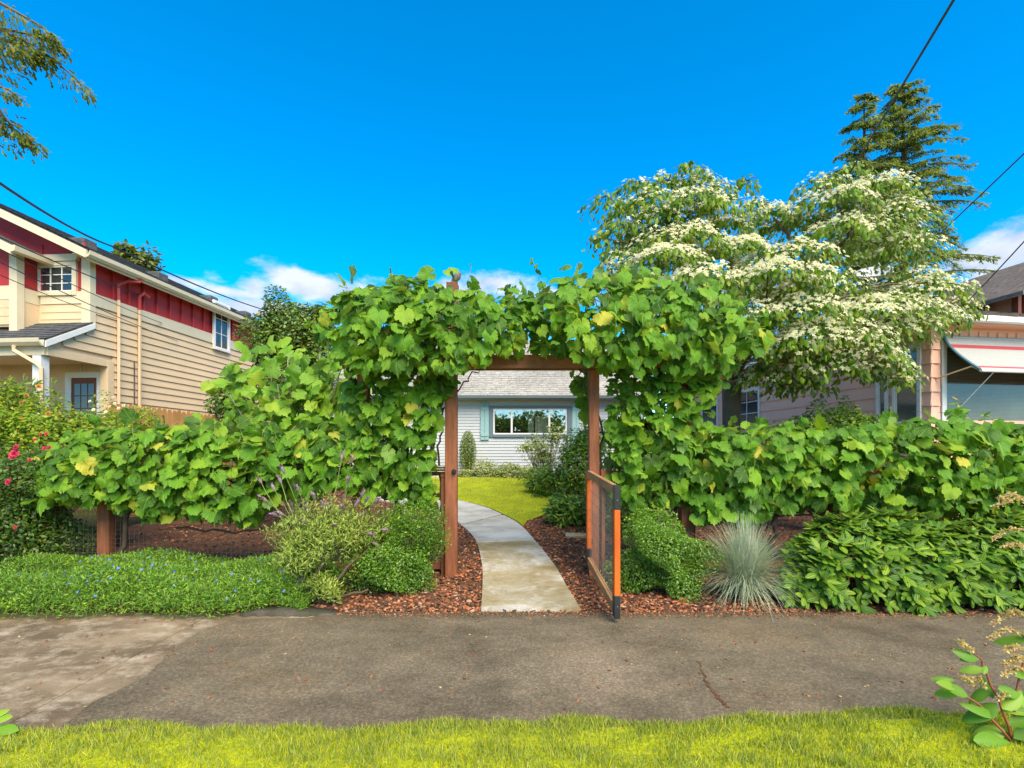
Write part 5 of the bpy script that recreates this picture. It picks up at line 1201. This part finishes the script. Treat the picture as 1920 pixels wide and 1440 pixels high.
shrub('nandina', 'tall airy shrub with feathery yellow-green leaves below the picture window', 'shrub', (XP(1024,13.5),13.5,hgt(13.5)), [((XP(1018,13.5),13.5,1.45),(.42,.3,.45),900), ((XP(1003,13.5),13.5,1.75),(.25,.2,.22),260), ((XP(1040,13.3),13.3,1.9),(.3,.25,.35),420), ((XP(985,13.4),13.4,1.62),(.25,.2,.10),150)], t_lance, VAR, .06, .11, 81, .3, .9, .3, 14)
shrub('leafy_shrub', 'dense bright green shrub beside the lawn behind the gate post', 'shrub', (XP(1085,11.2),11.2,hgt(11.2)), [((XP(1085,11.2),11.2,1.25),(.48,.45,.75),4200), ((XP(1110,11.2),11.2,1.75),(.4,.4,.5),2200), ((XP(1040,11.8),11.8,.85),(.5,.4,.38),2200), ((XP(1012,12.4),12.4,.78),(.45,.35,.32),1500)], t_lance, MID, .05, .11, 85, .3, .6, .25, 25)
shrub('spreading_perennial', 'bright green perennial clump in the bark beside the lawn', 'plant', (XP(1060,9.0),9.0,hgt(9.0)), [((XP(1060,9.0),9.0,.48),(.30,.28,.32),1500), ((XP(1078,8.9),8.9,.42),(.22,.22,.25),700)], t_lance, MID, .06, .12, 89, .9, .7, .25, 12)
shrub('border_shrub', 'leafy green shrub close behind the right arbor post', 'shrub', (XP(1180,8.2),8.2,hgt(8.2)), [((XP(1170,8.2),8.2,1.0),(.55,.4,.85),3600), ((XP(1230,8.4),8.4,1.5),(.5,.4,.8),2400)], t_lance, MID, .05, .11, 92, .3, .6, .25, 20)
shrub('hedge_rose', 'loose shrub with tiny red buds below the pink house', 'shrub', (XP(1550,8.4),8.4,hgt(8.4)), [((XP(1530,8.0),8.0,1.66),(.48,.35,.44),5200), ((XP(1600,8.0),8.0,1.74),(.40,.35,.48),4600), ((XP(1455,8.0),8.0,1.52),(.3,.3,.38),2200)], t_oval, MID, .035, .07, 95, .5, .4, .3, 25)
shrub('border_shrub', 'bushy green shrub behind the wire fence under the awning', 'shrub', (XP(1850,7.4),7.4,hgt(7.4)), [((XP(1850,7.4),7.4,.75),(1.1,.35,.62),5200), ((XP(1680,7.4),7.4,.7),(.8,.35,.55),3600)], t_lance, MID, .05, .10, 97, .4, .6, .25, 20)
sp = empty('sapling', (XP(1810,6.9),6.9,hgt(6.9)), label='young light green shoots rising above the vine below the awning', cat='plant')
for i, (px, ty) in enumerate(((1797,748),(1806,770),(1845,772),(1862,785),(1822,790))):
    q = random.Random(i); b = P(px+q.uniform(-8,8), 900, 6.9); b.z = hgt(6.9); e = P(px, ty, 6.85); w_ = wiggle(b, e, 7, .02, q); mb = MB(); mb.tube(w_, [.009]*5+[.006,.005,.003], 4, False); mb.build('stem', GREENSTEM, sp)
    m = 22; f = 1-.35*rng.uniform(0,1,m); pts = np.array([tuple(b.lerp(e, t_)) for t_ in f]); scatter('leaves', t_lance, pts, rng.normal(0,.5,(m,3))+[0,-.3,.7], rng.normal(0,.9,(m,3))+[0,-.2,.5], rng.uniform(.05,.11,m), YEL, sp, kind='stuff')

# flowering shrub in the verge, right edge
FLO = leafmat('knotweed_leaf', [(0, (.09,.22,.020)), (.6, (.15,.32,.035)), (1, (.24,.40,.05))], .45, .3, .35); CRM = leafmat('cream_plume', [(0, (.60,.36,.15)), (.5, (.72,.56,.24)), (1, (.72,.50,.30))], .7, .3); RST = paint('red_stem', (.28,.08,.045), .5, .2, 8)
yv = 2.62; VS = empty('verge_shrub', (XP(1915, yv), yv, .02), label='red-stemmed leafy plant with cream flower plumes in the grass verge', cat='plant')
q = random.Random(17)
st_ = [[(1905,1400),(1880,1335),(1850,1262),(1842,1240),(1826,1222)], [(1900,1395),(1840,1325),(1800,1295),(1770,1280)], [(1935,1400),(1925,1300),(1950,1180),(1935,1060),(1940,960)], [(1915,1400),(1900,1320),(1920,1240),(1945,1180)]]
for l in st_:
    pts = []
    for a, b in zip(l, l[1:]): pts += wiggle(P(a[0],a[1],yv+.0), P(b[0],b[1],yv), 3, .006, q)[(1 if pts else 0):]
    mb = MB(); mb.tube(pts, [.007*(1-.6*i/len(pts)) for i in range(len(pts))], 6); mb.build('stem', RST, VS, smooth=True)
lf = [((1836,1236),(1795,1212),.11),((1828,1236),(1794,1236),.07),((1846,1255),(1810,1246),.09),((1850,1248),(1860,1244),.05),((1858,1285),(1820,1262),.12),((1790,1290),(1742,1278),.10),((1800,1295),(1752,1288),.10),((1792,1275),(1785,1258),.085),((1815,1305),(1790,1275),.12),((1870,1318),(1820,1292),.16),((1862,1310),(1885,1278),.12),((1882,1335),(1925,1305),.21),((1880,1330),(1905,1300),.14),((1870,1340),(1800,1322),.17),((1890,1360),(1925,1345),.18),((1885,1362),(1860,1350),.16),((1895,1375),(1850,1368),.18),((1900,1385),(1930,1372),.2),((1915,1300),(1890,1285),.12),((1930,1195),(1890,1195),.12),((1935,1200),(1905,1180),.1),((1940,1010),(1905,1000),.1),((1940,1060),(1900,1055),.1),((1930,1265),(1890,1270),.1),((1900,1395),(1830,1395),.2),((1890,1400),(1945,1400),.2)]
A = []
for (a, b, s) in lf:
    pa, pb = P(a[0],a[1],yv+q.uniform(-.03,.03)), P(b[0],b[1],yv-.05+q.uniform(-.06,.06)); A.append((tuple(pa), (q.uniform(-.7,.7), -.7+q.uniform(-.4,.4), .7), tuple(pb-pa), s*1.18))
scatter_objs('leaf', [t_ellip(.46, 7, .14, .22, .8).one('plume_leaf', FLO), t_ellip(.38, 7, .18, .34, .85).one('plume_leaf', FLO), t_ellip(.42, 7, -.10, .05, .9).one('plume_leaf', FLO)], *[np.array(z_) for z_ in zip(*A)], VS)
plumes = [[(1935,930),(1890,940),(1862,950)],[(1940,960),(1900,925),(1872,935)],[(1935,1000),(1895,990),(1860,1012)],[(1940,1030),(1905,1020),(1880,1025)],[(1945,1150),(1895,1150),(1858,1172)],[(1940,1165),(1905,1145),(1890,1150)],[(1930,1192),(1885,1180),(1850,1198)],[(1940,1215),(1900,1212),(1885,1220)],[(1945,1245),(1905,1230),(1880,1250)],[(1945,1262),(1905,1252),(1882,1268)],[(1945,1230),(1900,1240),(1885,1245)],[(1830,1290),(1815,1275),(1800,1268)],[(1850,1290),(1835,1272),(1818,1275)],[(1900,1300),(1880,1300),(1875,1310)],[(1826,1222),(1812,1212),(1800,1203)]]
for l in plumes:
    pts = []
    for a, b in zip(l, l[1:]): pts += wiggle(P(a[0],a[1],yv), P(b[0],b[1],yv-.03), 4, .006, q)[(1 if pts else 0):]
    mb = MB(); mb.tube(pts, .0022, 4, False); pl_ = mb.build('plume', RST, VS); m = 150; f = rng.uniform(.1, 1, m)*(len(pts)-1); ip = f.astype(int).clip(0, len(pts)-2)
    pp = np.array([tuple(pts[i].lerp(pts[i+1], t_-i)) for i, t_ in zip(ip, f)])+rng.normal(0,.004,(m,3)); scatter('florets', t_small, pp, unit(m), rng.normal(0,.8,(m,3))+[0,0,.3], rng.uniform(.009,.020,m), CRM, pl_, kind='stuff')
sg = empty('seedling', (XP(-30,2.66),2.66,.01), label='small broad-leaved weed in the verge at the concrete panels', cat='plant')
scatter_objs('leaf', [t_ellip(.5, 6).one('weed_leaf', FLO)], np.array([tuple(P(-20,1350,2.66)),tuple(P(-10,1365,2.66)),tuple(P(-25,1345,2.66))]), np.array([(0,-.6,.8)]*3), np.array([(.7,0,.3),(.9,0,-.05),(.2,-.3,.6)]), np.array([.10,.12,.09]), sg)
mb = MB(); mb.tube(wiggle((XP(-30,2.66),2.66,0), P(-20,1348,2.66), 4, .004, q), .004, 4); mb.build('stem', RST, sg)
# ================================================================== trees
BK = paint('tree_bark', (.12,.085,.055), .95, .35, 14, (1,1,.35), .8, dirt=(.07,.08,.03))
def limb(mb, a, b, r0, r1, q, n=7, amp=.06, sag=0.0):
    pts = wiggle(a, b, n, amp, q)
    for i, p in enumerate(pts): p.z += sag*math.sin(math.pi*i/n)
    mb.tube(pts, [r0+(r1-r0)*i/n for i in range(n+1)], 7); return pts
# ---- flowering dogwood
DL = leafmat('dogwood_leaf', [(0, (.060,.150,.012)), (.4, (.12,.245,.016)), (.8, (.20,.33,.024)), (1, (.30,.36,.03))], .4, .36, .3); DF = leafmat('dogwood_bract', [(0, (.50,.50,.25)), (.5, (.60,.57,.33)), (1, (.68,.63,.44))], .6, .25, .2, tint=(1,1,.8), under=2.0)
DY = 9.0; db = Vector((XP(1366, DY), DY, hgt(DY)))
DW = empty('dogwood_tree', db, label='spreading dogwood tree covered in layers of cream four-petalled flowers', cat='tree')
pads = [ # px, py, rx, ry, flower density, depth offset
 (1135,372,42,22,.05,-.2),(1195,350,55,26,.15,.2),(1290,312,36,16,.05,0),(1250,345,60,24,.45,.3),(1330,355,50,20,.6,.1),(1402,335,28,11,.0,.1),(1165,425,58,24,.15,-.4),(1128,445,30,14,.0,-.5),(1240,405,75,28,.55,-.2),(1158,468,40,16,.05,-.6),(1160,505,45,14,.4,-.5),(1215,375,70,26,.3,-.3),(1290,375,75,28,.5,-.5),(1180,395,60,24,.15,.5),(1310,340,60,22,.3,.5),(1350,385,70,26,.5,-.3),(1215,450,70,24,.5,.5),
 (1275,445,90,30,.9,-.8),(1235,485,100,28,1,-1.1),(1350,425,70,25,.75,.2),(1385,465,80,28,1,-.5),(1450,405,70,25,.8,.6),(1420,385,40,16,.5,.8),(1540,345,58,28,.45,.3),(1560,375,80,25,.85,-.1),(1590,318,45,18,.1,.4),(1640,355,85,25,1,.2),(1690,395,65,28,1,-.2),(1590,430,105,32,.5,-.4),(1700,455,62,28,.8,-.3),(1480,475,90,30,.9,-.7),
 (1440,515,115,30,1,-1.3),(1310,522,100,30,.9,-1.4),(1205,528,75,24,.6,-1.2),(1525,525,85,34,1,-1.0),(1640,578,110,32,1,-1.1),(1735,540,80,28,.9,-.5),(1795,570,45,24,1,-.3),(1500,575,90,30,.9,-1.4),(1400,585,95,30,.6,-1.3),(1685,605,65,28,1,-1.2),(1545,625,105,34,.9,-1.5),(1455,655,95,34,.7,-1.2),(1600,655,85,34,.9,-1.4),(1655,690,62,28,1,-1.2),(1540,695,100,32,.75,-1.0),(1445,715,75,28,.5,-.6),(1695,722,32,18,1,-1.0),(1755,590,55,24,1,-.7),(1500,735,60,20,.6,-.5),
 (1330,480,90,28,.5,1.2),(1480,430,100,30,.4,1.3),(1600,470,110,28,.4,1.4),(1420,560,110,32,.3,1.2),(1560,600,110,34,.3,1.0),(1250,440,90,28,.3,1.0),(1720,515,60,26,.5,1.0),(1360,640,60,26,.2,-.4),(1390,520,80,28,.4,.2),(1520,540,80,28,.4,.3),(1640,620,80,28,.4,.4)]
q = random.Random(77); mb = MB(); fork = P(1372, 715, DY)
mb.tube([db+Vector((0,0,-.1)), db+Vector((.02,0,.5)), db.lerp(fork,.55)+Vector((.02,0,0)), fork], [.19,.155,.145,.16], 10); mb.build('trunk', BK, DW, smooth=True)
tops = [P(1300,590,DY-.3), P(1440,610,DY-.5), P(1390,520,DY+.3), P(1500,540,DY+.1), P(1560,640,DY-.6), P(1290,480,DY)]
lm = MB(); lp_ = []
for t_ in tops: lp_ += limb(lm, fork, t_, .095, .05, q, 8, .05, .08)
lp_ += limb(lm, tops[2], P(1330,400,DY+.2), .05, .025, q); lp_ += limb(lm, tops[3], P(1600,430,DY), .05, .025, q); lp_ += limb(lm, tops[3], P(1480,440,DY+.3), .045, .02, q); lp_ += limb(lm, tops[4], P(1660,600,DY-.8), .04, .02, q); lp_ += limb(lm, tops[1], P(1620,540,DY-.5), .05, .02, q)
lm.build('limbs', BK, DW, smooth=True)
LPs, FPs = [], []; tw = MB()
for i, (px, py, rx, ry, fd, dy) in enumerate(pads):
    Y = DY+dy; py = py-22*max(0, (py-600)/120); c = P(px, py-ry*.75, Y); a = rx*Y/F; hgt_ = 1.55*ry*Y/F
    near = min(lp_, key=lambda v: (v-c).length); tw.tube(wiggle(near, c+Vector((0,0,-.10)), 5, .04, q), [.024,.022,.018,.015,.012,.008], 5, False)
    for k in range(6):
        an = 6.28*k/6+q.uniform(-.3,.3); e = c+Vector((math.cos(an)*a*.9, math.sin(an)*a*.8, -hgt_*.75)); tw.tube(wiggle(c+Vector((0,0,-.10)), e, 4, .03, q), [.008,.007,.006,.005,.003], 4, False)
    n_l = int(330*(a/.75)**1.6); n_f = int(520*fd*(a/.75)**1.7)
    for n_, st_, dz0, dz1 in ((n_l, LPs, .02, .16), (n_f, FPs, -.035, .06)):
        if n_ == 0: continue
        rr_ = np.sqrt(rng.uniform(0, 1, n_)); an = rng.uniform(0, 2*math.pi, n_); lobe = 1+.18*np.sin(3*an+i)+.12*np.sin(5*an+2*i)
        x = c.x+np.cos(an)*rr_*a*lobe; y = c.y+np.sin(an)*rr_*a*.9*lobe; z = c.z-hgt_*rr_**1.7+.05*np.sin(x*9)*np.cos(y*8)-rng.uniform(dz0, dz1, n_)
        out = np.column_stack([np.cos(an)*rr_, np.sin(an)*rr_, np.zeros(n_)])
        st_.append((np.column_stack([x, y, z]), out))
LA = np.concatenate([s[0] for s in LPs]); LO = np.concatenate([s[1] for s in LPs]); FA = np.concatenate([s[0] for s in FPs]); FO = np.concatenate([s[1] for s in FPs])
tw.build('twigs', BK, DW, kind='stuff')
nl, nf = len(LA), len(FA)
ln = LO*.8+rng.normal(0,.45,(nl,3))+[0,-.35,.45]; lt = LO*.6+rng.normal(0,.25,(nl,3))+[0,0,-1.0]; ls = rng.uniform(.075,.125,nl)
fn = FO*.9+rng.normal(0,.28,(nf,3))+[0,-.35,.75]; ft = unit(nf); fs = rng.uniform(.058,.088,nf)
od = np.argsort(LA[:,1]+rng.uniform(0,1.2,nl)); of = np.argsort(FA[:,1]+rng.uniform(0,1.2,nf)); T4 = t_flower4(); tl = t_ellip(.52, 4, .10, .2)
scatter_objs('leaf', [tl.one('dogwood_leaf', DL)], LA[od[:300]], ln[od[:300]], lt[od[:300]], ls[od[:300]], DW); scatter('more_leaves', tl, LA[od[300:]], ln[od[300:]], lt[od[300:]], ls[od[300:]], DL, DW, kind='stuff')
scatter_objs('flower', [T4.one('dogwood_flower', DF)], FA[of[:300]], fn[of[:300]], ft[of[:300]], fs[of[:300]], DW); scatter('more_flowers', T4, FA[of[300:]], fn[of[300:]], ft[of[300:]], fs[of[300:]], DF, DW, kind='stuff')

# ---- conifers
CED = leafmat('cedar_spray', [(0, (.090,.150,.028)), (.4, (.15,.225,.038)), (.75, (.22,.29,.055)), (.95, (.30,.33,.08)), (1, (.26,.16,.07))], .6, .3, .2)
def conifer(label, px, Y, top_y, bot_y, rad_px, nbr, seed, dens=1.0, x_off=0.0, leaf=.30, zbase=None, both=None, lean=0):
    q = random.Random(seed); bx = XP(px, Y); zt_ = EYE+(HZ-top_y)/F*Y; zb_ = EYE+(HZ-bot_y)/F*Y; b = Vector((bx, Y, hgt(Y) if zbase is None else zbase)); e = empty('conifer_tree', b, label=label, cat='tree', group='conifers behind the pink house' if both else None)
    H_ = zt_-b.z; mb = MB(); mb.tube(wiggle(b+Vector((0,0,-.1)), Vector((bx+lean, Y, zt_)), 10, .06, q), [.32*(1-.095*i) for i in range(11)], 8); mb.build('trunk', BK, e, smooth=True)
    br = MB(); PP, NN, TT, SS = [], [], [], []
    for k in range(nbr):
        f = q.random()**.8; z0 = zb_+(zt_-zb_)*f; L = rad_px*Y/F*((1-f)**.62*.92+.08)*q.uniform(.6,1.12); an = q.uniform(0, 6.28); dv = Vector((math.cos(an), math.sin(an), 0)); o = Vector((bx+lean*f, Y, z0)); pts = []
        for i in range(7):
            t_ = i/6; pts.append(o+dv*L*t_+Vector((q.uniform(-.04,.04), q.uniform(-.04,.04), L*(.32*t_-.42*t_*t_))))
        br.tube(pts, [.05*(1-.14*i)*max(.3, L/2.5) for i in range(7)], 5, False)
        nsp = int((10+L*17)*dens)
        for s in range(nsp):
            t_ = q.uniform(.18, 1.0); i = min(5, int(t_*6)); p = pts[i].lerp(pts[i+1], t_*6-i); sd_ = dv.cross(Vector((0,0,1)))*q.choice((-1,1))*q.uniform(.0,.42)*(1-.45*t_)*min(1.2, .5+L*.3); p2 = p+sd_+Vector((0,0,-abs(sd_.length)*.35))
            for j in range(4):
                g = p.lerp(p2, (j+.6)/4); PP.append(tuple(g)); dd = (dv*q.uniform(.1,.9)+sd_*q.uniform(0,1.2)+Vector((q.uniform(-.3,.3), q.uniform(-.3,.3), -q.uniform(.2,.9)))); TT.append(tuple(dd)); NN.append((q.uniform(-.6,.6), q.uniform(-1,.2), q.uniform(.2,1))); SS.append(leaf*q.uniform(.55,1.15))
    br.build('branches', BK, e, kind='stuff')
    sp = Tmpl([(0,0,0),(-.12,-.35,-.03),(-.05,-.45,0),(-.14,-.75,-.05),(0,-1,-.1),(.14,-.75,-.05),(.05,-.45,0),(.12,-.35,-.03)], [(0,1,2),(0,2,6),(0,6,7),(2,3,4),(2,4,6),(6,4,5)])
    scatter('crown', sp, np.array(PP), np.array(NN), np.array(TT), np.array(SS), CED, e, kind='stuff'); return e
conifer('taller pointed conifer rising behind the dogwood flowers', 1692, 21, 158, 600, 165, 180, 5, 1.5, both=True, leaf=.19)
conifer('shorter conifer with a split leader left of the taller one', 1620, 20, 176, 600, 118, 130, 6, 1.5, both=True, leaf=.19)
# conifer of which only drooping branch ends reach into view
q = random.Random(15); NC = empty('overhanging_conifer', (-8.6, 5.6, hgt(5.6)), label='drooping conifer branches hanging over the tan house roof corner', cat='tree')
mb = MB(); mb.tube([(-8.6,5.6,-.1),(-8.6,5.6,3),(-8.55,5.6,8.5)], [.28,.24,.12], 9); mb.build('trunk', BK, NC, smooth=True)
SMALL = Tmpl([(0,0,0),(-.13,-.3,-.03),(-.05,-.42,0),(-.15,-.72,-.05),(0,-1,-.1),(.15,-.72,-.05),(.05,-.42,0),(.13,-.3,-.03)], [(0,1,2),(0,2,6),(0,6,7),(2,3,4),(2,4,6),(6,4,5)])
NCm = leafmat('conifer_needle', [(0, (.055,.10,.016)), (.5, (.11,.16,.024)), (.85, (.19,.22,.04)), (1, (.24,.13,.04))], .6, .25, .2)
brs = [[(-300,60),(-60,70),(60,105),(120,140),(180,195)], [(-300,20),(-40,50),(40,90),(100,118)], [(-300,40),(-40,110),(30,110),(80,120)], [(-300,150),(-80,200),(0,215),(40,272),(86,292)], [(-300,130),(-60,172),(10,182),(46,198)], [(-300,0),(-20,10),(70,60),(105,88)], [(-300,180),(-60,225),(10,235),(60,275)], [(-300,30),(0,70),(50,80),(128,104)]]
br = MB(); PP, NN, TT, SS = [], [], [], []
for bi, l in enumerate(brs):
    Yb = 5.6+q.uniform(-.2,.2); pts = [Vector((-8.57, 5.6, P(l[0][0], l[0][1], 5.6).z))]
    for a, b in zip(l[1:], l[2:]): pts += wiggle(P(a[0]-6,a[1]-18,Yb), P(b[0]-6,b[1]-18,Yb), 6, .012, q)[(1 if len(pts) > 1 else 0):]
    br.tube(pts, [.022*(1-.9*i/len(pts)) for i in range(len(pts))], 5, False); n_ = 330 if bi != 4 else 130
    for s in range(n_):
        t_ = q.uniform(1.0, len(pts)-1.001); i = int(t_); p = pts[i].lerp(pts[i+1], t_-i); fr_ = 1-t_/(len(pts)-1); dv = (pts[i+1]-pts[i]).normalized()
        off = Vector((q.gauss(0,.35), q.gauss(0,.6), -abs(q.gauss(0,.8))))*(.05+.20*fr_)*(.55 if bi == 4 else 1); PP.append(tuple(p+off)); TT.append(tuple(dv*.7+off.normalized()*.7+Vector((0,0,-.25)))); NN.append((q.uniform(-.7,.7), -.6, q.uniform(-.2,.9))); SS.append(q.uniform(.05,.10))
br.build('branches', BK, NC, kind='stuff'); scatter('crown', SMALL, np.array(PP), np.array(NN), np.array(TT), np.array(SS), NCm, NC, kind='stuff')

# ---- fig tree behind the left vine
FIG = leafmat('fig_leaf', [(0, (.080,.22,.014)), (.4, (.135,.32,.018)), (.8, (.20,.41,.026)), (1, (.30,.46,.04))], .45, .34, .35, 'palm', tint=(1.4,1.2,.4)); FY = 8.4
fb = Vector((XP(560, FY), FY, hgt(FY))); FT = empty('fig_tree', fb, label='bright green fig tree with big lobed leaves on grey branches', cat='tree'); q = random.Random(19)
FBK = paint('fig_bark', (.24,.21,.16), .9, .2, 12, (1,1,.4))
tips = [(450,690),(500,650),(540,665),(430,740),(470,780),(520,720),(575,700),(600,660),(620,720),(640,770),(560,760),(500,790),(590,800),(640,690),(530,830),(660,740),(445,715),(610,770)]
lm = MB(); lv = []
for tx, ty in tips:
    Yt = FY+q.uniform(-.7,.5); e = P(tx, ty, Yt); w_ = wiggle(fb+Vector((q.uniform(-.08,.08),0,.15)), e, 7, .06, q); lm.tube(w_, [.035*(1-.11*i) for i in range(8)], 6)
    for k in range(24): f = 1-q.random()**1.5*.45; i = min(6, int(f*7)); p = w_[i].lerp(w_[i+1], f*7-i); lv.append(tuple(p+Vector((q.gauss(0,.17), q.gauss(0,.17), q.gauss(.02,.14)))))
lm.build('trunk', FBK, FT, smooth=True); lv = np.array(lv); n_ = len(lv); nor = rng.normal(0,.45,(n_,3))+[0,-.75,.65]; tip = rng.normal(0,.6,(n_,3))+[0,-.2,-.5]; sz = rng.uniform(.14,.28,n_)
fm_ = [t_grape(40+s, True) for s in range(3)]; od = np.argsort(lv[:,1]+rng.uniform(0,.5,n_)); k = od[:290]
scatter_objs('leaf', [t.one('fig_leaf', FIG) for t in fm_], lv[k], nor[k], tip[k], sz[k], FT); k = od[290:]; scatter('more_leaves', lo_t[0], lv[k], nor[k], tip[k], sz[k], FIG, FT, kind='stuff')

# ---- dark evergreen between the houses, far trees
LAU = leafmat('laurel_leaf', [(0, (.040,.100,.014)), (.5, (.085,.175,.022)), (.9, (.15,.25,.03)), (1, (.24,.15,.03))], .35, .15, .5)
def tree(name, label, base, crowns, tm, mat, s0, s1, seed, r0=.12, group=None, shell=.6, amp=.22, up=.2):
    q = random.Random(seed); e = empty(name, base, label=label, cat='tree', group=group); mb = MB()
    for i, (c, r, n_) in enumerate(crowns):
        c = Vector(c); b = Vector(base); mb.tube(wiggle(b+Vector((0,0,-.1)), c, 6, .10, q), [r0*(1-.12*k) for k in range(7)], 6)
        for k in range(14): d = Vector((q.gauss(0,1), q.gauss(0,1), q.gauss(.4,1))).normalized(); mb.tube(wiggle(c-Vector((0,0,r[2]*.4)), c+Vector((d.x*r[0], d.y*r[1], d.z*r[2]))*.8, 4, .08, q), [r0*.3,r0*.25,r0*.2,r0*.14,r0*.08], 4, False)
        leafy(e, 'crown', tm, mat, tuple(c), r, n_, seed+i, s0, s1, up, .9, shell, amp)
    mb.build('trunk', BK, e, smooth=True); return e
def cr(px, py, rpx, rpy, Y, n_): return (tuple(P(px, py, Y)), (rpx*Y/F, rpx*Y/F*.9, rpy*Y/F), n_)
tree('evergreen_tree', 'dense dark green evergreen tree between the tan house and the arbor', (XP(530,12.5),12.5,hgt(12.5)), [cr(540,620,62,62,12.5,9000), cr(585,640,45,60,12.5,5000), cr(505,655,32,40,12.3,3000), cr(600,590,12,16,12.5,500), cr(560,720,80,60,12.5,6000)], t_oval, LAU, .06, .11, 101)
tree('evergreen_tree', 'small dark rounded evergreen behind the cedar fence', (XP(438,11.6),11.6,hgt(11.6)), [cr(440,752,36,40,11.6,4500)], t_oval, LAU, .05, .09, 111, .06)
FAR = leafmat('far_leaf', [(0, (.05,.09,.015)), (.5, (.11,.16,.025)), (.9, (.20,.23,.04)), (1, (.25,.17,.05))], .5, .3)
tree('distant_tree', 'small tree top showing over the tan house roof', (XP(252,27),27,.7), [cr(238,486,22,26,27,900), cr(270,494,22,20,27,700), cr(225,474,9,14,27,200)], t_oval, FAR, .16, .34, 121, .2, shell=.9, amp=.35)
tree('distant_tree', 'pale leafy tree behind the brown dormer roof', (XP(1885,26),26,.7), [cr(1885,545,48,22,26,1300), cr(1915,530,30,22,26,700), cr(1850,552,22,16,26,400)], t_oval, FAR, .14, .3, 131, .2, shell=.9, amp=.35)

# ================================================================== overhead wires
M['cable'] = paint('black_cable', (.02,.021,.024), .5, .1, 5)
def wire(label, pts, r, sag=.0, group='overhead wires'):
    P3 = [P(*p) if len(p) == 3 else Vector(p[:3]) for p in pts]; P3.insert(0, P3[0]+(P3[0]-P3[1])*.9); path_ = []
    for a, b in zip(P3, P3[1:]):
        for i in range(12): f = i/12; v = a.lerp(b, f); v.z -= sag*4*f*(1-f); path_.append(v)
    path_.append(P3[-1]); mb = MB(); mb.tube(path_, r, 6); o = mb.build('overhead_wire', M['cable']); o.name = 'overhead_wire'; return tag(o, label, 'wire', group)
wire('thick dark cable passing over the tan house roof', [(-60,302,6.0),(208,461,12.0),(489,579,21.0),(850,562,20.9)], .020, .10)
wh = OL+rL*.15+uL*(yb+.2)
def lw(t_, z): v = OL+rL*.05+uL*t_; return (v.x, v.y, z, 1)
wire('service wire running to the red weatherhead', [(-80,408,7.5), lw(LS(258,553)[0], LS(258,553)[1])], .010, .05)
wire('thin wire crossing the upper window to the tan side wall', [(-60,436,7.2), lw(LS(300,606)[0], LS(300,606)[1])], .007, .06)
wire('second thin wire meeting the tan side wall lower down', [(-60,462,7.0), lw(LS(330,640)[0], LS(330,640)[1])], .007, .06)
wire('lowest thin wire sagging to the porch corner', [(-60,488,7.0), lw(LS(215,598)[0], LS(215,598)[1])], .006, .06)
wire('black cable slanting down in front of the conifers', [(1800,-20,5.0),(1590,330,9.2),(1490,500,11.5)], .016, .0)
wire('black cable slanting down towards the satellite dish', [(1960,250,8.0),(1745,455,11.8),(1655,540,13.0)], .012, .0)
cpt = OP-uP*.40+rP*(-.05); wire('black cable ending at the pink house eave', [(1990,375,6.5), (cpt.x, cpt.y, 3.86, 1)], .009, .03)
